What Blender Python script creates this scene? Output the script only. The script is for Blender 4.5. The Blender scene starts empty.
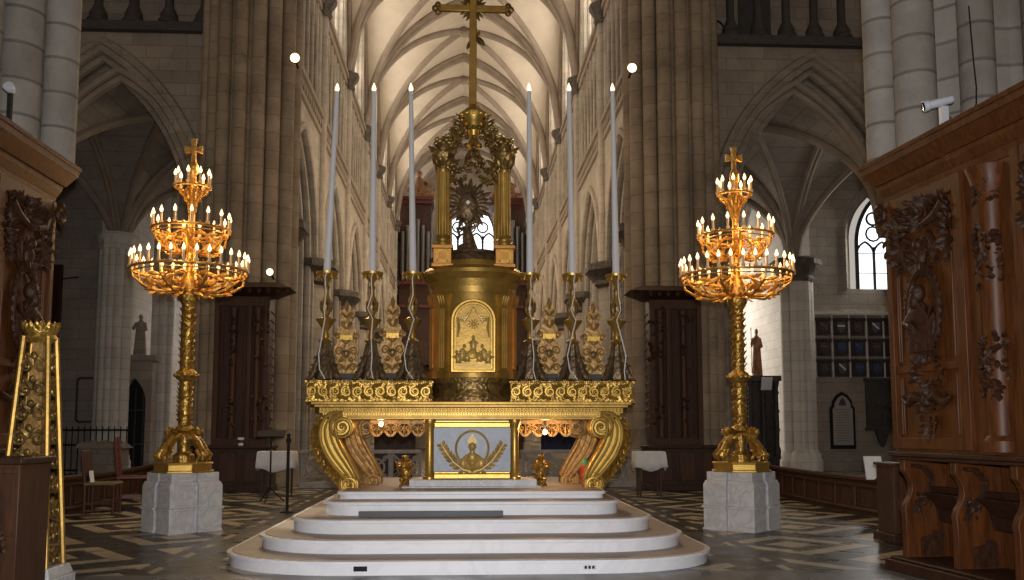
import bpy, bmesh, math, random
from mathutils import Vector, Matrix, Euler
random.seed(7)
PI = math.pi
SC = bpy.context.scene
COL = SC.collection

# ------------------------------------------------------------------ camera, sky, flash, daylight, exposure
F_PX, EYE, PITCH, YAW = 920.0, 1.5, math.radians(5.5), math.radians(3.1)
cam_d = bpy.data.cameras.new('camera')
cam_d.sensor_width = 36.0
cam_d.lens = 36.0 * F_PX / 1024.0
cam_d.clip_end = 300
YC = 430.0 - F_PX * math.tan(PITCH)          # picture row of the optical axis (the photograph is a crop)
cam_d.shift_y = (YC - 290.0) / 1024.0
cam = bpy.data.objects.new('camera', cam_d)
COL.objects.link(cam)
cam.location = (0, 0, EYE)
cam.rotation_euler = (PI / 2 + PITCH, 0, -YAW)
SC.camera = cam

SC.view_settings.view_transform = 'Standard'
SC.view_settings.look = 'None'
SC.view_settings.exposure = 0.15
SC.view_settings.gamma = 1.0
SC.view_settings.use_curve_mapping = False
try:
    SC.cycles.use_denoising = True
    SC.cycles.max_bounces = 6
    SC.cycles.diffuse_bounces = 4
    SC.cycles.sample_clamp_indirect = 4.0
except Exception:
    pass

wd = bpy.data.worlds.new('choir_daylight')
SC.world = wd
wd.use_nodes = True
wd.node_tree.nodes['Background'].inputs[0].default_value = (1.0, 0.90, 0.80, 1)
wd.node_tree.nodes['Background'].inputs[1].default_value = 0.42


def light(name, kind, loc, energy, color=(1, 1, 1), target=None, **kw):
    d = bpy.data.lights.new(name, kind)
    d.energy = energy
    d.color = color
    for k, v in kw.items():
        setattr(d, k, v)
    o = bpy.data.objects.new(name, d)
    COL.objects.link(o)
    o.location = loc
    if target is not None:
        o.rotation_euler = (Vector(target) - Vector(loc)).to_track_quat('-Z', 'Y').to_euler()
    return o


# the photographer's flash
light('camera_flash', 'SPOT', (0.05, 0.0, 1.72), 2350, (0.96, 0.97, 1.0), (0.4, 12, 2.6),
      spot_size=math.radians(95), spot_blend=0.8, shadow_soft_size=0.06)
# daylight falling into the nave from its clerestory
for i in range(6):
    y = 25.6 + 7.3 * i + 3.65
    for s in (-1, 1):
        light('clerestory_daylight', 'AREA', (s * 5.5, y, 20.3), 98, (1.0, 0.88, 0.72), (-s * 5, y, 17.5),
              shape='RECTANGLE', size=2.6, size_y=4.6)


# ------------------------------------------------------------------ helpers
def W(px, py, Y):
    """point of the place that the photograph shows at pixel (px, py), at distance Y along the nave"""
    u = (px - 512) / F_PX
    v = (YC - py) / F_PX
    y = math.cos(PITCH) - v * math.sin(PITCH)
    z = math.sin(PITCH) + v * math.cos(PITCH)
    r = Vector((u * math.cos(YAW) + y * math.sin(YAW), y * math.cos(YAW) - u * math.sin(YAW), z))
    return Vector((0, 0, EYE)) + r * (Y / r.y)


def ZY(py, Y, px=470):
    return W(px, py, Y).z


class MB:
    def __init__(self, M=None):
        self.v, self.f, self.mi = [], [], []
        self.M = M or Matrix.Identity(4)
        self.cur = 0

    def add(self, vs, fs):
        b = len(self.v)
        M = self.M
        self.v.extend([(M @ Vector(p))[:] for p in vs])
        for f in fs:
            self.f.append([b + i for i in f])
            self.mi.append(self.cur)
        return self

    def box(self, x0, x1, y0, y1, z0, z1):
        return self.fr(x0, x1, y0, y1, z0, x0, x1, y0, y1, z1)

    def fr(self, a0, a1, b0, b1, z0, c0, c1, d0, d1, z1):
        vs = [(a0, b0, z0), (a1, b0, z0), (a1, b1, z0), (a0, b1, z0), (c0, d0, z1), (c1, d0, z1), (c1, d1, z1), (c0, d1, z1)]
        return self.add(vs, [(3, 2, 1, 0), (4, 5, 6, 7), (0, 1, 5, 4), (1, 2, 6, 5), (2, 3, 7, 6), (3, 0, 4, 7)])

    def cbox(self, c, s, rot=None):
        old = self.M
        R = Euler(rot).to_matrix().to_4x4() if rot else Matrix.Identity(4)
        self.M = old @ Matrix.Translation(c) @ R
        self.box(-s[0] / 2, s[0] / 2, -s[1] / 2, s[1] / 2, -s[2] / 2, s[2] / 2)
        self.M = old
        return self

    def lathe(self, prof, c=(0, 0, 0), n=20, a0=0.0, a1=2 * PI, sx=1.0, sy=1.0):
        full = abs(a1 - a0 - 2 * PI) < 1e-6
        m = n if full else n + 1
        vs, fs = [], []
        for r, z in prof:
            for i in range(m):
                a = a0 + (a1 - a0) * i / n
                vs.append((c[0] + r * sx * math.cos(a), c[1] + r * sy * math.sin(a), c[2] + z))
        for j in range(len(prof) - 1):
            for i in range(n):
                i2 = (i + 1) % m if full else i + 1
                fs.append((j * m + i, j * m + i2, (j + 1) * m + i2, (j + 1) * m + i))
        if full:
            if prof[0][0] > 1e-4:
                fs.append(tuple(range(m - 1, -1, -1)))
            if prof[-1][0] > 1e-4:
                fs.append(tuple(range((len(prof) - 1) * m, len(prof) * m)))
        return self.add(vs, fs)

    def cyl(self, c, r, h, n=16, r2=None):
        return self.lathe([(r, 0), (r if r2 is None else r2, h)], c, n)

    def tube(self, pts, r, n=8, closed=False, flat=1.0):
        pts = [Vector(p) for p in pts]
        k = len(pts)
        rs = r if isinstance(r, (list, tuple)) else [r] * k
        tan = []
        for i in range(k):
            a = pts[(i - 1) % k] if (closed or i > 0) else pts[i]
            b = pts[(i + 1) % k] if (closed or i < k - 1) else pts[i]
            t = (b - a)
            tan.append(t.normalized() if t.length > 1e-9 else Vector((0, 0, 1)))
        up = Vector((0, 0, 1)) if abs(tan[0].z) < 0.9 else Vector((0, 1, 0))
        nrm = (up - tan[0] * up.dot(tan[0])).normalized()
        vs, fs = [], []
        for i in range(k):
            nrm = nrm - tan[i] * nrm.dot(tan[i])
            nrm = nrm.normalized() if nrm.length > 1e-6 else tan[i].orthogonal().normalized()
            bi = tan[i].cross(nrm)
            for j in range(n):
                a = 2 * PI * j / n
                vs.append(pts[i] + (nrm * math.cos(a) * flat + bi * math.sin(a)) * rs[i])
        rows = k if closed else k - 1
        for i in range(rows):
            i2 = (i + 1) % k
            for j in range(n):
                j2 = (j + 1) % n
                fs.append((i * n + j, i * n + j2, i2 * n + j2, i2 * n + j))
        if not closed:
            fs.append(tuple(range(n - 1, -1, -1)))
            fs.append(tuple(range((k - 1) * n, k * n)))
        return self.add(vs, fs)

    def prism(self, poly, y0, y1):
        """polygon in x, z pushed from y0 to y1"""
        k = len(poly)
        vs = [(x, y0, z) for x, z in poly] + [(x, y1, z) for x, z in poly]
        fs = [tuple(range(k)), tuple(range(2 * k - 1, k - 1, -1))]
        fs += [(i, (i + 1) % k, k + (i + 1) % k, k + i) for i in range(k)]
        return self.add(vs, fs)

    def plan(self, poly, z0, z1, s0=1.0, s1=1.0, c=(0, 0)):
        k = len(poly)
        vs = [(c[0] + x * s0, c[1] + y * s0, z0) for x, y in poly] + [(c[0] + x * s1, c[1] + y * s1, z1) for x, y in poly]
        fs = [tuple(range(k - 1, -1, -1)), tuple(range(k, 2 * k))]
        fs += [(i, (i + 1) % k, k + (i + 1) % k, k + i) for i in range(k)]
        return self.add(vs, fs)

    def ribbon(self, pts, th, y0, y1):
        """band of varying thickness along a curve in x, z, as deep as y0..y1"""
        k = len(pts)
        th = th if isinstance(th, (list, tuple)) else [th] * k
        L, R = [], []
        for i in range(k):
            a, b = pts[max(i - 1, 0)], pts[min(i + 1, k - 1)]
            dx, dz = b[0] - a[0], b[1] - a[1]
            l = math.hypot(dx, dz) or 1e-6
            nx, nz = -dz / l, dx / l
            L.append((pts[i][0] + nx * th[i] / 2, pts[i][1] + nz * th[i] / 2))
            R.append((pts[i][0] - nx * th[i] / 2, pts[i][1] - nz * th[i] / 2))
        vs = [(x, y0, z) for x, z in L] + [(x, y0, z) for x, z in R] + [(x, y1, z) for x, z in L] + [(x, y1, z) for x, z in R]
        fs = []
        for i in range(k - 1):
            fs += [(i, i + 1, k + i + 1, k + i), (2 * k + i + 1, 2 * k + i, 3 * k + i, 3 * k + i + 1),
                   (i + 1, i, 2 * k + i, 2 * k + i + 1), (k + i, k + i + 1, 3 * k + i + 1, 3 * k + i)]
        fs += [(0, k, 3 * k, 2 * k), (k - 1, 3 * k - 1, 4 * k - 1, 2 * k - 1)]
        return self.add(vs, fs)

    def ell(self, c, r, rot=None, nu=12, nv=8):
        r = (r, r, r) if not isinstance(r, (tuple, list)) else r
        R = Euler(rot).to_matrix() if rot else Matrix.Identity(3)
        vs, fs = [], []
        for j in range(1, nv):
            t = PI * j / nv
            for i in range(nu):
                a = 2 * PI * i / nu
                vs.append(Vector(c) + R @ Vector((r[0] * math.sin(t) * math.cos(a), r[1] * math.sin(t) * math.sin(a), -r[2] * math.cos(t))))
        lo, hi = len(vs), len(vs) + 1
        vs.append(Vector(c) + R @ Vector((0, 0, -r[2])))
        vs.append(Vector(c) + R @ Vector((0, 0, r[2])))
        for j in range(nv - 2):
            for i in range(nu):
                i2 = (i + 1) % nu
                fs.append((j * nu + i, j * nu + i2, (j + 1) * nu + i2, (j + 1) * nu + i))
        for i in range(nu):
            i2 = (i + 1) % nu
            fs.append((lo, i2, i))
            fs.append((hi, (nv - 2) * nu + i, (nv - 2) * nu + i2))
        return self.add(vs, fs)

    def leaf(self, a, b, nrm, w, bulge=0.25, curl=0.0):
        a, b, nrm = Vector(a), Vector(b), Vector(nrm).normalized()
        d = b - a
        side = d.cross(nrm)
        if side.length < 1e-6:
            side = d.orthogonal()
        side.normalize()
        ws = (0.25, 0.8, 1.0, 0.7, 0.05)
        vs, fs = [], []
        for i, q in enumerate(ws):
            t = i / 4
            p = a + d * t + nrm * (curl * t * t * d.length)
            hw = w / 2 * q
            vs += [p - side * hw, p + nrm * (w * bulge * q + 0.002), p + side * hw, p - nrm * (w * bulge * 0.4 * q + 0.002)]
        for i in range(4):
            for j in range(4):
                j2 = (j + 1) % 4
                fs.append((i * 4 + j, i * 4 + j2, i * 4 + 4 + j2, i * 4 + 4 + j))
        fs += [(3, 2, 1, 0), (16, 17, 18, 19)]
        return self.add(vs, fs)

    def scroll(self, cx, cz, y, r0, r1, turns, a0, th, n=22, nn=6, way=1, yk=0.0):
        """spiral roll in the x, z plane at depth y"""
        pts, rs = [], []
        for i in range(n + 1):
            t = i / n
            r = r0 + (r1 - r0) * t
            a = a0 + way * 2 * PI * turns * t
            pts.append((cx + r * math.cos(a), y + yk * t, cz + r * math.sin(a)))
            rs.append(th * (1 - 0.45 * t))
        return self.tube(pts, rs, nn)

    def build(self, name, mat, parent=None, sharp=38, loc=None, rz=0.0, bevel=0.0):
        me = bpy.data.meshes.new(name)
        me.from_pydata(self.v, [], self.f)
        mats = mat if isinstance(mat, (list, tuple)) else [mat]
        for m in mats:
            me.materials.append(m)
        if len(mats) > 1:
            for p, k in zip(me.polygons, self.mi):
                p.material_index = k
        bm = bmesh.new()
        bm.from_mesh(me)
        bmesh.ops.recalc_face_normals(bm, faces=bm.faces)
        bm.to_mesh(me)
        bm.free()
        me.polygons.foreach_set('use_smooth', [True] * len(me.polygons))
        me.set_sharp_from_angle(angle=math.radians(sharp))
        o = bpy.data.objects.new(name, me)
        COL.objects.link(o)
        if parent is not None:
            o.parent = parent
        if loc is not None:
            o.location = loc
        o.rotation_euler.z = rz
        if bevel:
            bv = o.modifiers.new('edge', 'BEVEL')
            bv.width = bevel
            bv.segments = 2
            bv.limit_method = 'ANGLE'
            bv.angle_limit = math.radians(40)
        return o


def tag(o, label, cat, group=None, kind=None):
    o['label'] = label
    o['category'] = cat
    if group:
        o['group'] = group
    if kind:
        o['kind'] = kind
    return o


def thing(name, label, cat, loc=(0, 0, 0), rz=0.0, group=None, kind=None):
    o = bpy.data.objects.new(name, None)
    o.empty_display_size = 0.2
    COL.objects.link(o)
    o.location = loc
    o.rotation_euler.z = rz
    return tag(o, label, cat, group, kind)


def copy_tree(o, parent=None):
    kids = list(o.children)
    c = o.copy()
    COL.objects.link(c)
    if parent is not None:
        c.parent = parent
    for k in kids:
        copy_tree(k, c)
    return c


# ------------------------------------------------------------------ materials
def nt(name):
    m = bpy.data.materials.new(name)
    m.use_nodes = True
    t = m.node_tree
    return m, t, t.nodes['Principled BSDF']


def node(t, kind, **kw):
    n = t.nodes.new(kind)
    for k, v in kw.items():
        if k.startswith('i_'):
            key = k[2:]
            n.inputs[int(key) if key.isdigit() else key].default_value = v
        else:
            setattr(n, k, v)
    return n


def mixc(t, fac, a, b, mode='MIX'):
    n = t.nodes.new('ShaderNodeMix')
    n.data_type = 'RGBA'
    n.blend_type = mode
    for sock, val in ((n.inputs[0], fac), (n.inputs[6], a), (n.inputs[7], b)):
        if hasattr(val, 'is_linked') or hasattr(val, 'links'):
            t.links.new(val, sock)
        elif isinstance(val, (int, float)):
            sock.default_value = val
        else:
            sock.default_value = (*val[:3], 1)
    return n.outputs[2]


def math_n(t, op, a, b=None, c=None):
    n = t.nodes.new('ShaderNodeMath')
    n.operation = op
    for i, v in enumerate((a, b, c)):
        if v is None:
            continue
        if isinstance(v, (int, float)):
            n.inputs[i].default_value = v
        else:
            t.links.new(v, n.inputs[i])
    return n.outputs[0]


def plain(name, col, rough=0.5, metal=0.0, noise=0.15, scale=6.0, bump=0.0, bscale=40.0, col2=None, spec=0.5):
    m, t, b = nt(name)
    tc = node(t, 'ShaderNodeTexCoord')
    nz = node(t, 'ShaderNodeTexNoise', i_Scale=scale, i_Detail=5.0)
    t.links.new(tc.outputs['Object'], nz.inputs['Vector'])
    c2 = col2 or tuple(c * (1 - noise * 2) for c in col)
    r = node(t, 'ShaderNodeMapRange', i_1=0.3, i_2=0.7)
    t.links.new(nz.outputs['Fac'], r.inputs[0])
    t.links.new(mixc(t, r.outputs[0], c2, col), b.inputs['Base Color'])
    b.inputs['Roughness'].default_value = rough
    b.inputs['Metallic'].default_value = metal
    b.inputs['Specular IOR Level'].default_value = spec
    if bump:
        n2 = node(t, 'ShaderNodeTexNoise', i_Scale=bscale, i_Detail=3.0)
        t.links.new(tc.outputs['Object'], n2.inputs['Vector'])
        bp = node(t, 'ShaderNodeBump', i_Strength=bump, i_Distance=0.02)
        t.links.new(n2.outputs['Fac'], bp.inputs['Height'])
        t.links.new(bp.outputs[0], b.inputs['Normal'])
    return m


def carved(name, col, rough=0.34, metal=0.8, scale=26.0, bump=0.7, col2=None, dist=0.02):
    """worked metal or wood: chased relief over the form"""
    m, t, b = nt(name)
    tc = node(t, 'ShaderNodeTexCoord')
    vo = node(t, 'ShaderNodeTexVoronoi', i_Scale=scale)
    vo.feature = 'SMOOTH_F1'
    nz = node(t, 'ShaderNodeTexNoise', i_Scale=scale * 0.35, i_Detail=4.0, i_Distortion=1.2)
    for n in (vo, nz):
        t.links.new(tc.outputs['Object'], n.inputs['Vector'])
    h = math_n(t, 'ADD', vo.outputs['Distance'], nz.outputs['Fac'])
    bp = node(t, 'ShaderNodeBump', i_Strength=bump, i_Distance=dist)
    t.links.new(h, bp.inputs['Height'])
    t.links.new(bp.outputs[0], b.inputs['Normal'])
    r = node(t, 'ShaderNodeMapRange', i_1=0.35, i_2=0.65)
    t.links.new(nz.outputs['Fac'], r.inputs[0])
    t.links.new(mixc(t, r.outputs[0], col2 or tuple(c * 0.6 for c in col), col), b.inputs['Base Color'])
    b.inputs['Roughness'].default_value = rough
    b.inputs['Metallic'].default_value = metal
    return m


def masonry(name, c1, c2, mortar, bw=0.75, bh=0.36, stain=0.35, rough=0.85, msize=0.012):
    m, t, b = nt(name)
    g = node(t, 'ShaderNodeNewGeometry')
    s = node(t, 'ShaderNodeSeparateXYZ')
    t.links.new(g.outputs['Position'], s.inputs[0])
    u = math_n(t, 'ADD', s.outputs[0], s.outputs[1])
    cb = node(t, 'ShaderNodeCombineXYZ')
    t.links.new(u, cb.inputs[0])
    t.links.new(s.outputs[2], cb.inputs[1])
    br = node(t, 'ShaderNodeTexBrick', i_Scale=1.0)
    br.inputs['Color1'].default_value = (*c1, 1)
    br.inputs['Color2'].default_value = (*c2, 1)
    br.inputs['Mortar'].default_value = (*mortar, 1)
    br.inputs['Mortar Size'].default_value = msize
    br.inputs['Mortar Smooth'].default_value = 0.3
    br.inputs['Brick Width'].default_value = bw
    br.inputs['Row Height'].default_value = bh
    t.links.new(cb.outputs[0], br.inputs['Vector'])
    nz = node(t, 'ShaderNodeTexNoise', i_Scale=0.9, i_Detail=7.0, i_Roughness=0.65)
    t.links.new(g.outputs['Position'], nz.inputs['Vector'])
    r = node(t, 'ShaderNodeMapRange', i_1=0.3, i_2=0.75, i_3=1.0 - stain, i_4=1.1)
    t.links.new(nz.outputs['Fac'], r.inputs[0])
    mul = node(t, 'ShaderNodeVectorMath', operation='SCALE')
    t.links.new(br.outputs['Color'], mul.inputs[0])
    t.links.new(r.outputs[0], mul.inputs['Scale'])
    t.links.new(mul.outputs[0], b.inputs['Base Color'])
    b.inputs['Roughness'].default_value = rough
    b.inputs['Specular IOR Level'].default_value = 0.2
    n2 = node(t, 'ShaderNodeTexNoise', i_Scale=9.0, i_Detail=5.0)
    t.links.new(g.outputs['Position'], n2.inputs['Vector'])
    hh = math_n(t, 'SUBTRACT', n2.outputs['Fac'], br.outputs['Fac'])
    bp = node(t, 'ShaderNodeBump', i_Strength=0.5, i_Distance=0.03)
    t.links.new(hh, bp.inputs['Height'])
    t.links.new(bp.outputs[0], b.inputs['Normal'])
    return m


def emit(name, col, strength, sample=True):
    m, t, b = nt(name)
    b.inputs['Base Color'].default_value = (*col, 1)
    b.inputs['Emission Color'].default_value = (*col, 1)
    b.inputs['Emission Strength'].default_value = strength
    if not sample:
        m.cycles.emission_sampling = 'NONE'
    return m


def wood_mat(name, col, col2, rough=0.35, carve=0.0):
    m, t, b = nt(name)
    tc = node(t, 'ShaderNodeTexCoord')
    mp = node(t, 'ShaderNodeMapping')
    mp.inputs['Scale'].default_value = (9, 9, 1.2)
    t.links.new(tc.outputs['Object'], mp.inputs[0])
    nz = node(t, 'ShaderNodeTexNoise', i_Scale=2.2, i_Detail=6.0, i_Distortion=0.8)
    t.links.new(mp.outputs[0], nz.inputs['Vector'])
    r = node(t, 'ShaderNodeMapRange', i_1=0.3, i_2=0.7)
    t.links.new(nz.outputs['Fac'], r.inputs[0])
    t.links.new(mixc(t, r.outputs[0], col2, col), b.inputs['Base Color'])
    b.inputs['Roughness'].default_value = rough
    b.inputs['Specular IOR Level'].default_value = 0.28
    if carve:
        vo = node(t, 'ShaderNodeTexVoronoi', i_Scale=14.0)
        vo.feature = 'SMOOTH_F1'
        t.links.new(tc.outputs['Object'], vo.inputs['Vector'])
        bp = node(t, 'ShaderNodeBump', i_Strength=carve, i_Distance=0.03)
        t.links.new(vo.outputs['Distance'], bp.inputs['Height'])
        t.links.new(bp.outputs[0], b.inputs['Normal'])
    return m


def marble(name, col, vein, rough=0.35, scale=2.2, amount=0.5):
    m, t, b = nt(name)
    tc = node(t, 'ShaderNodeTexCoord')
    n1 = node(t, 'ShaderNodeTexNoise', i_Scale=scale, i_Detail=8.0, i_Roughness=0.62, i_Distortion=1.6)
    t.links.new(tc.outputs['Object'], n1.inputs['Vector'])
    d = math_n(t, 'ABSOLUTE', math_n(t, 'SUBTRACT', n1.outputs['Fac'], 0.5))
    r = node(t, 'ShaderNodeMapRange', i_1=0.0, i_2=0.09, i_3=amount, i_4=0.0)
    t.links.new(d, r.inputs[0])
    t.links.new(mixc(t, r.outputs[0], col, vein), b.inputs['Base Color'])
    b.inputs['Roughness'].default_value = rough
    return m


def pavement():
    m, t, b = nt('marble_pavement')
    g = node(t, 'ShaderNodeNewGeometry')
    s = node(t, 'ShaderNodeSeparateXYZ')
    t.links.new(g.outputs['Position'], s.inputs[0])
    x, y = s.outputs[0], s.outputs[1]
    cell = 1.95
    u = math_n(t, 'DIVIDE', math_n(t, 'ADD', math_n(t, 'MULTIPLY', x, 0.80), math_n(t, 'MULTIPLY', y, 0.60)), cell)
    v = math_n(t, 'DIVIDE', math_n(t, 'SUBTRACT', math_n(t, 'MULTIPLY', y, 0.80), math_n(t, 'MULTIPLY', x, 0.60)), cell)
    iu = math_n(t, 'FLOOR', u)
    v2 = math_n(t, 'ADD', v, math_n(t, 'MULTIPLY', iu, 0.375))
    fu = math_n(t, 'ABSOLUTE', math_n(t, 'SUBTRACT', math_n(t, 'FRACT', u), 0.5))
    fv = math_n(t, 'ABSOLUTE', math_n(t, 'SUBTRACT', math_n(t, 'FRACT', v2), 0.5))
    d = math_n(t, 'MAXIMUM', fu, fv)
    ring = math_n(t, 'FLOOR', math_n(t, 'MULTIPLY', d, 8.0))
    odd = math_n(t, 'MODULO', ring, 2.0)
    light_f = math_n(t, 'SUBTRACT', 1.0, odd)
    # plain slabs in the choir and a plain dark border beside the altar steps
    ax = math_n(t, 'ABSOLUTE', math_n(t, 'SUBTRACT', x, 0.13))
    border = math_n(t, 'MULTIPLY', math_n(t, 'LESS_THAN', ax, 3.35), math_n(t, 'GREATER_THAN', ax, 2.9))
    border2 = math_n(t, 'MULTIPLY', math_n(t, 'LESS_THAN', ax, 3.6), math_n(t, 'GREATER_THAN', ax, 3.45))
    bd = math_n(t, 'MAXIMUM', border, border2)
    near = math_n(t, 'LESS_THAN', y, 9.9)
    nz = node(t, 'ShaderNodeTexNoise', i_Scale=2.5, i_Detail=6.0)
    t.links.new(g.outputs['Position'], nz.inputs['Vector'])
    lightc = mixc(t, nz.outputs['Fac'], (0.30, 0.25, 0.17), (0.50, 0.44, 0.33))
    darkc = mixc(t, nz.outputs['Fac'], (0.018, 0.016, 0.014), (0.05, 0.045, 0.04))
    pat = mixc(t, light_f, darkc, lightc)
    pat = mixc(t, bd, pat, (0.04, 0.03, 0.024))
    grey = mixc(t, nz.outputs['Fac'], (0.07, 0.07, 0.07), (0.16, 0.155, 0.15))
    pat = mixc(t, near, pat, grey)
    t.links.new(pat, b.inputs['Base Color'])
    rr = node(t, 'ShaderNodeMapRange', i_1=0.3, i_2=0.7, i_3=0.22, i_4=0.42)
    t.links.new(nz.outputs['Fac'], rr.inputs[0])
    t.links.new(rr.outputs[0], b.inputs['Roughness'])
    b.inputs['Specular IOR Level'].default_value = 0.35
    return m


M = {}
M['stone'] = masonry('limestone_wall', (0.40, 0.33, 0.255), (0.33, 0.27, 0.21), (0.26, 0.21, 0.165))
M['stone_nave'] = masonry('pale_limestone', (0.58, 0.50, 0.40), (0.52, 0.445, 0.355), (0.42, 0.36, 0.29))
M['stone_shaft'] = masonry('limestone_drums', (0.47, 0.36, 0.245), (0.39, 0.295, 0.20), (0.31, 0.235, 0.155), bw=60, bh=0.5, stain=0.5, msize=0.012)
M['stone_grey'] = masonry('grey_drums', (0.42, 0.375, 0.32), (0.35, 0.31, 0.26), (0.24, 0.21, 0.175), bw=60, bh=0.43, stain=0.45, msize=0.02)
M['stone_rib'] = plain('rib_stone', (0.36, 0.285, 0.215), 0.85, 0, 0.12, 2.0, 0.3, 20)
M['stone_aisle'] = masonry('aisle_stone', (0.40, 0.345, 0.29), (0.35, 0.30, 0.25), (0.27, 0.23, 0.19), stain=0.3)
M['web'] = plain('vault_plaster', (0.74, 0.64, 0.51), 0.9, 0, 0.07, 1.2, 0.2, 12)
M['stone_white'] = masonry('whitewashed_stone', (0.75, 0.70, 0.63), (0.69, 0.64, 0.57), (0.55, 0.5, 0.44), stain=0.15)
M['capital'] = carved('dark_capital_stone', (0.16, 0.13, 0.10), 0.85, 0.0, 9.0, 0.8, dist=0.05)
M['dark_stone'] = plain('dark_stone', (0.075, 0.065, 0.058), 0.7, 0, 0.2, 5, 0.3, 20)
M['dark_stone_mid'] = plain('grey_carved_stone', (.42, .38, .34), .7, 0, .15, 6, .2, 20)
M['floor'] = pavement()
M['marble'] = marble('white_veined_marble', (0.60, 0.58, 0.56), (0.33, 0.33, 0.34), 0.45, 3.2, 0.5)
M['riser'] = marble('white_marble', (0.80, 0.78, 0.79), (0.6, 0.59, 0.6), 0.38, 1.2, 0.3)
M['tread'] = plain('dim_lit_tan_marble', (0.40, 0.315, 0.26), 0.5, 0, 0.1, 3.5, 0.1, 30)  # tan tread stone, with the dim warm light on it put into the colour
M['bluemarble'] = marble('blue_grey_marble', (0.225, 0.245, 0.285), (0.32, 0.34, 0.385), 0.4, 3.0, 0.6)
M['gold'] = carved('gilded_bronze', (0.58, 0.355, 0.075), 0.38, 0.74, 24, 0.7, (0.26, 0.14, 0.028))
M['gold_smooth'] = plain('polished_gilding', (0.55, 0.335, 0.07), 0.38, 0.72, 0.12, 8, 0.08, 30)
M['gold_old'] = carved('old_gilding', (0.34, 0.21, 0.06), 0.42, 0.7, 20, 0.6, (0.13, 0.075, 0.025))
M['gold_old_smooth'] = plain('aged_gilding', (0.43, 0.25, 0.048), 0.42, 0.6, 0.2, 5, 0.12, 25)
M['gold_wood'] = carved('gilded_wood', (0.46, 0.265, 0.08), 0.5, 0.45, 22, 0.4, (0.24, 0.13, 0.038))
M['gold_relief'] = plain('gold_leaf_relief', (0.62, 0.39, 0.10), 0.42, 0.25, 0.2, 8, 0.15, 30)
M['bronze'] = carved('dark_bronze', (0.22, 0.14, 0.065), 0.45, 0.6, 22, 0.5, (0.09, 0.058, 0.03))
M['lamp_gold'] = carved('candelabrum_gold', (0.66, 0.38, 0.09), 0.4, 0.7, 30, 0.4, (0.42, 0.21, 0.04))
M['orange_gold'] = plain('copper_gold', (0.62, 0.28, 0.06), 0.35, 0.6, 0.15, 6, 0.1, 20)
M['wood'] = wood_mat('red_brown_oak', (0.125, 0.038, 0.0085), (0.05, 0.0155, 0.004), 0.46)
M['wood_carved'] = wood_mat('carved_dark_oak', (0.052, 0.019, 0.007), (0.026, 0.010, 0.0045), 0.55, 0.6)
M['wood_dark'] = wood_mat('dark_oak', (0.055, 0.02, 0.009), (0.024, 0.010, 0.006), 0.5)
M['wood_mid'] = wood_mat('brown_oak', (0.085, 0.034, 0.015), (0.04, 0.017, 0.008), 0.5)
M['black'] = plain('black_iron', (0.018, 0.018, 0.02), 0.75, 0.0, 0.1, spec=0.2)
M['white_cloth'] = plain('white_linen', (0.75, 0.73, 0.71), 0.9, 0, 0.05, 6)
M['candle'] = plain('white_wax', (0.66, 0.65, 0.65), 0.5, 0, 0.03, 5)
M['bulb_lit_wax'] = plain('bulb_lit_candle_sleeve', (0.72, 0.5, 0.27), 0.5, 0, 0.03, 5)  # orange light of the bulbs on the wax is put into this colour
M['paper'] = plain('white_paper', (0.8, 0.8, 0.78), 0.8, 0, 0.02)
M['cable'] = plain('white_flex', (0.72, 0.68, 0.62), 0.6, 0, 0.03)
M['red'] = plain('red_paint', (0.13, 0.03, 0.02), 0.5, 0, 0.15)
M['redchair'] = plain('red_stained_wood', (0.14, 0.03, 0.015), 0.45, 0, 0.15)
M['straw'] = plain('straw_seat', (0.2, 0.14, 0.065), 0.8, 0, 0.2, 30)
M['pipe'] = plain('organ_pipe_tin', (0.2, 0.19, 0.18), 0.4, 0.6, 0.08, 3)
M['organ_wood'] = wood_mat('organ_oak', (0.09, 0.04, 0.024), (0.035, 0.018, 0.012), 0.5, 0.4)
M['statue'] = carved('painted_statue', (0.42, 0.22, 0.09), 0.6, 0.1, 8, 0.4, (0.25, 0.1, 0.05))
M['metal_white'] = plain('white_housing', (0.62, 0.63, 0.66), 0.4, 0.1, 0.03)
M['lens'] = plain('camera_lens', (0.02, 0.02, 0.04), 0.1, 0.2, 0.05)
M['shield_dark'] = carved('hatchment_wood', (0.06, 0.045, 0.04), 0.6, 0.0, 14, 0.6, (0.025, 0.02, 0.018))
M['shield_blue'] = plain('hatchment_blue', (0.05, 0.07, 0.22), 0.6, 0, 0.2, 18)
M['shield_brown'] = plain('hatchment_brown', (0.12, 0.07, 0.05), 0.6, 0, 0.3, 18)
M['shield_grey'] = plain('hatchment_grey', (0.17, 0.15, 0.15), 0.6, 0, 0.3, 18)
M['glass'] = emit('sunlit_leaded_glass', (1.0, 0.97, 0.92), 2.2, True)
M['glass_blue'] = emit('sunlit_cool_glass', (0.86, 0.93, 1.0), 1.6, True)
M['bulb'] = emit('lit_candle_bulb', (1.0, 0.74, 0.36), 2.6, False)
M['flame'] = emit('lit_altar_bulb', (1.0, 0.74, 0.45), 1.8, False)
M['lamp_hot'] = emit('lit_floodlight_glass', (1.0, 0.72, 0.40), 2.2, False)
M['navy'] = plain('navy_cloth', (0.025, 0.03, 0.07), 0.9, 0, 0.15)

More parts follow.
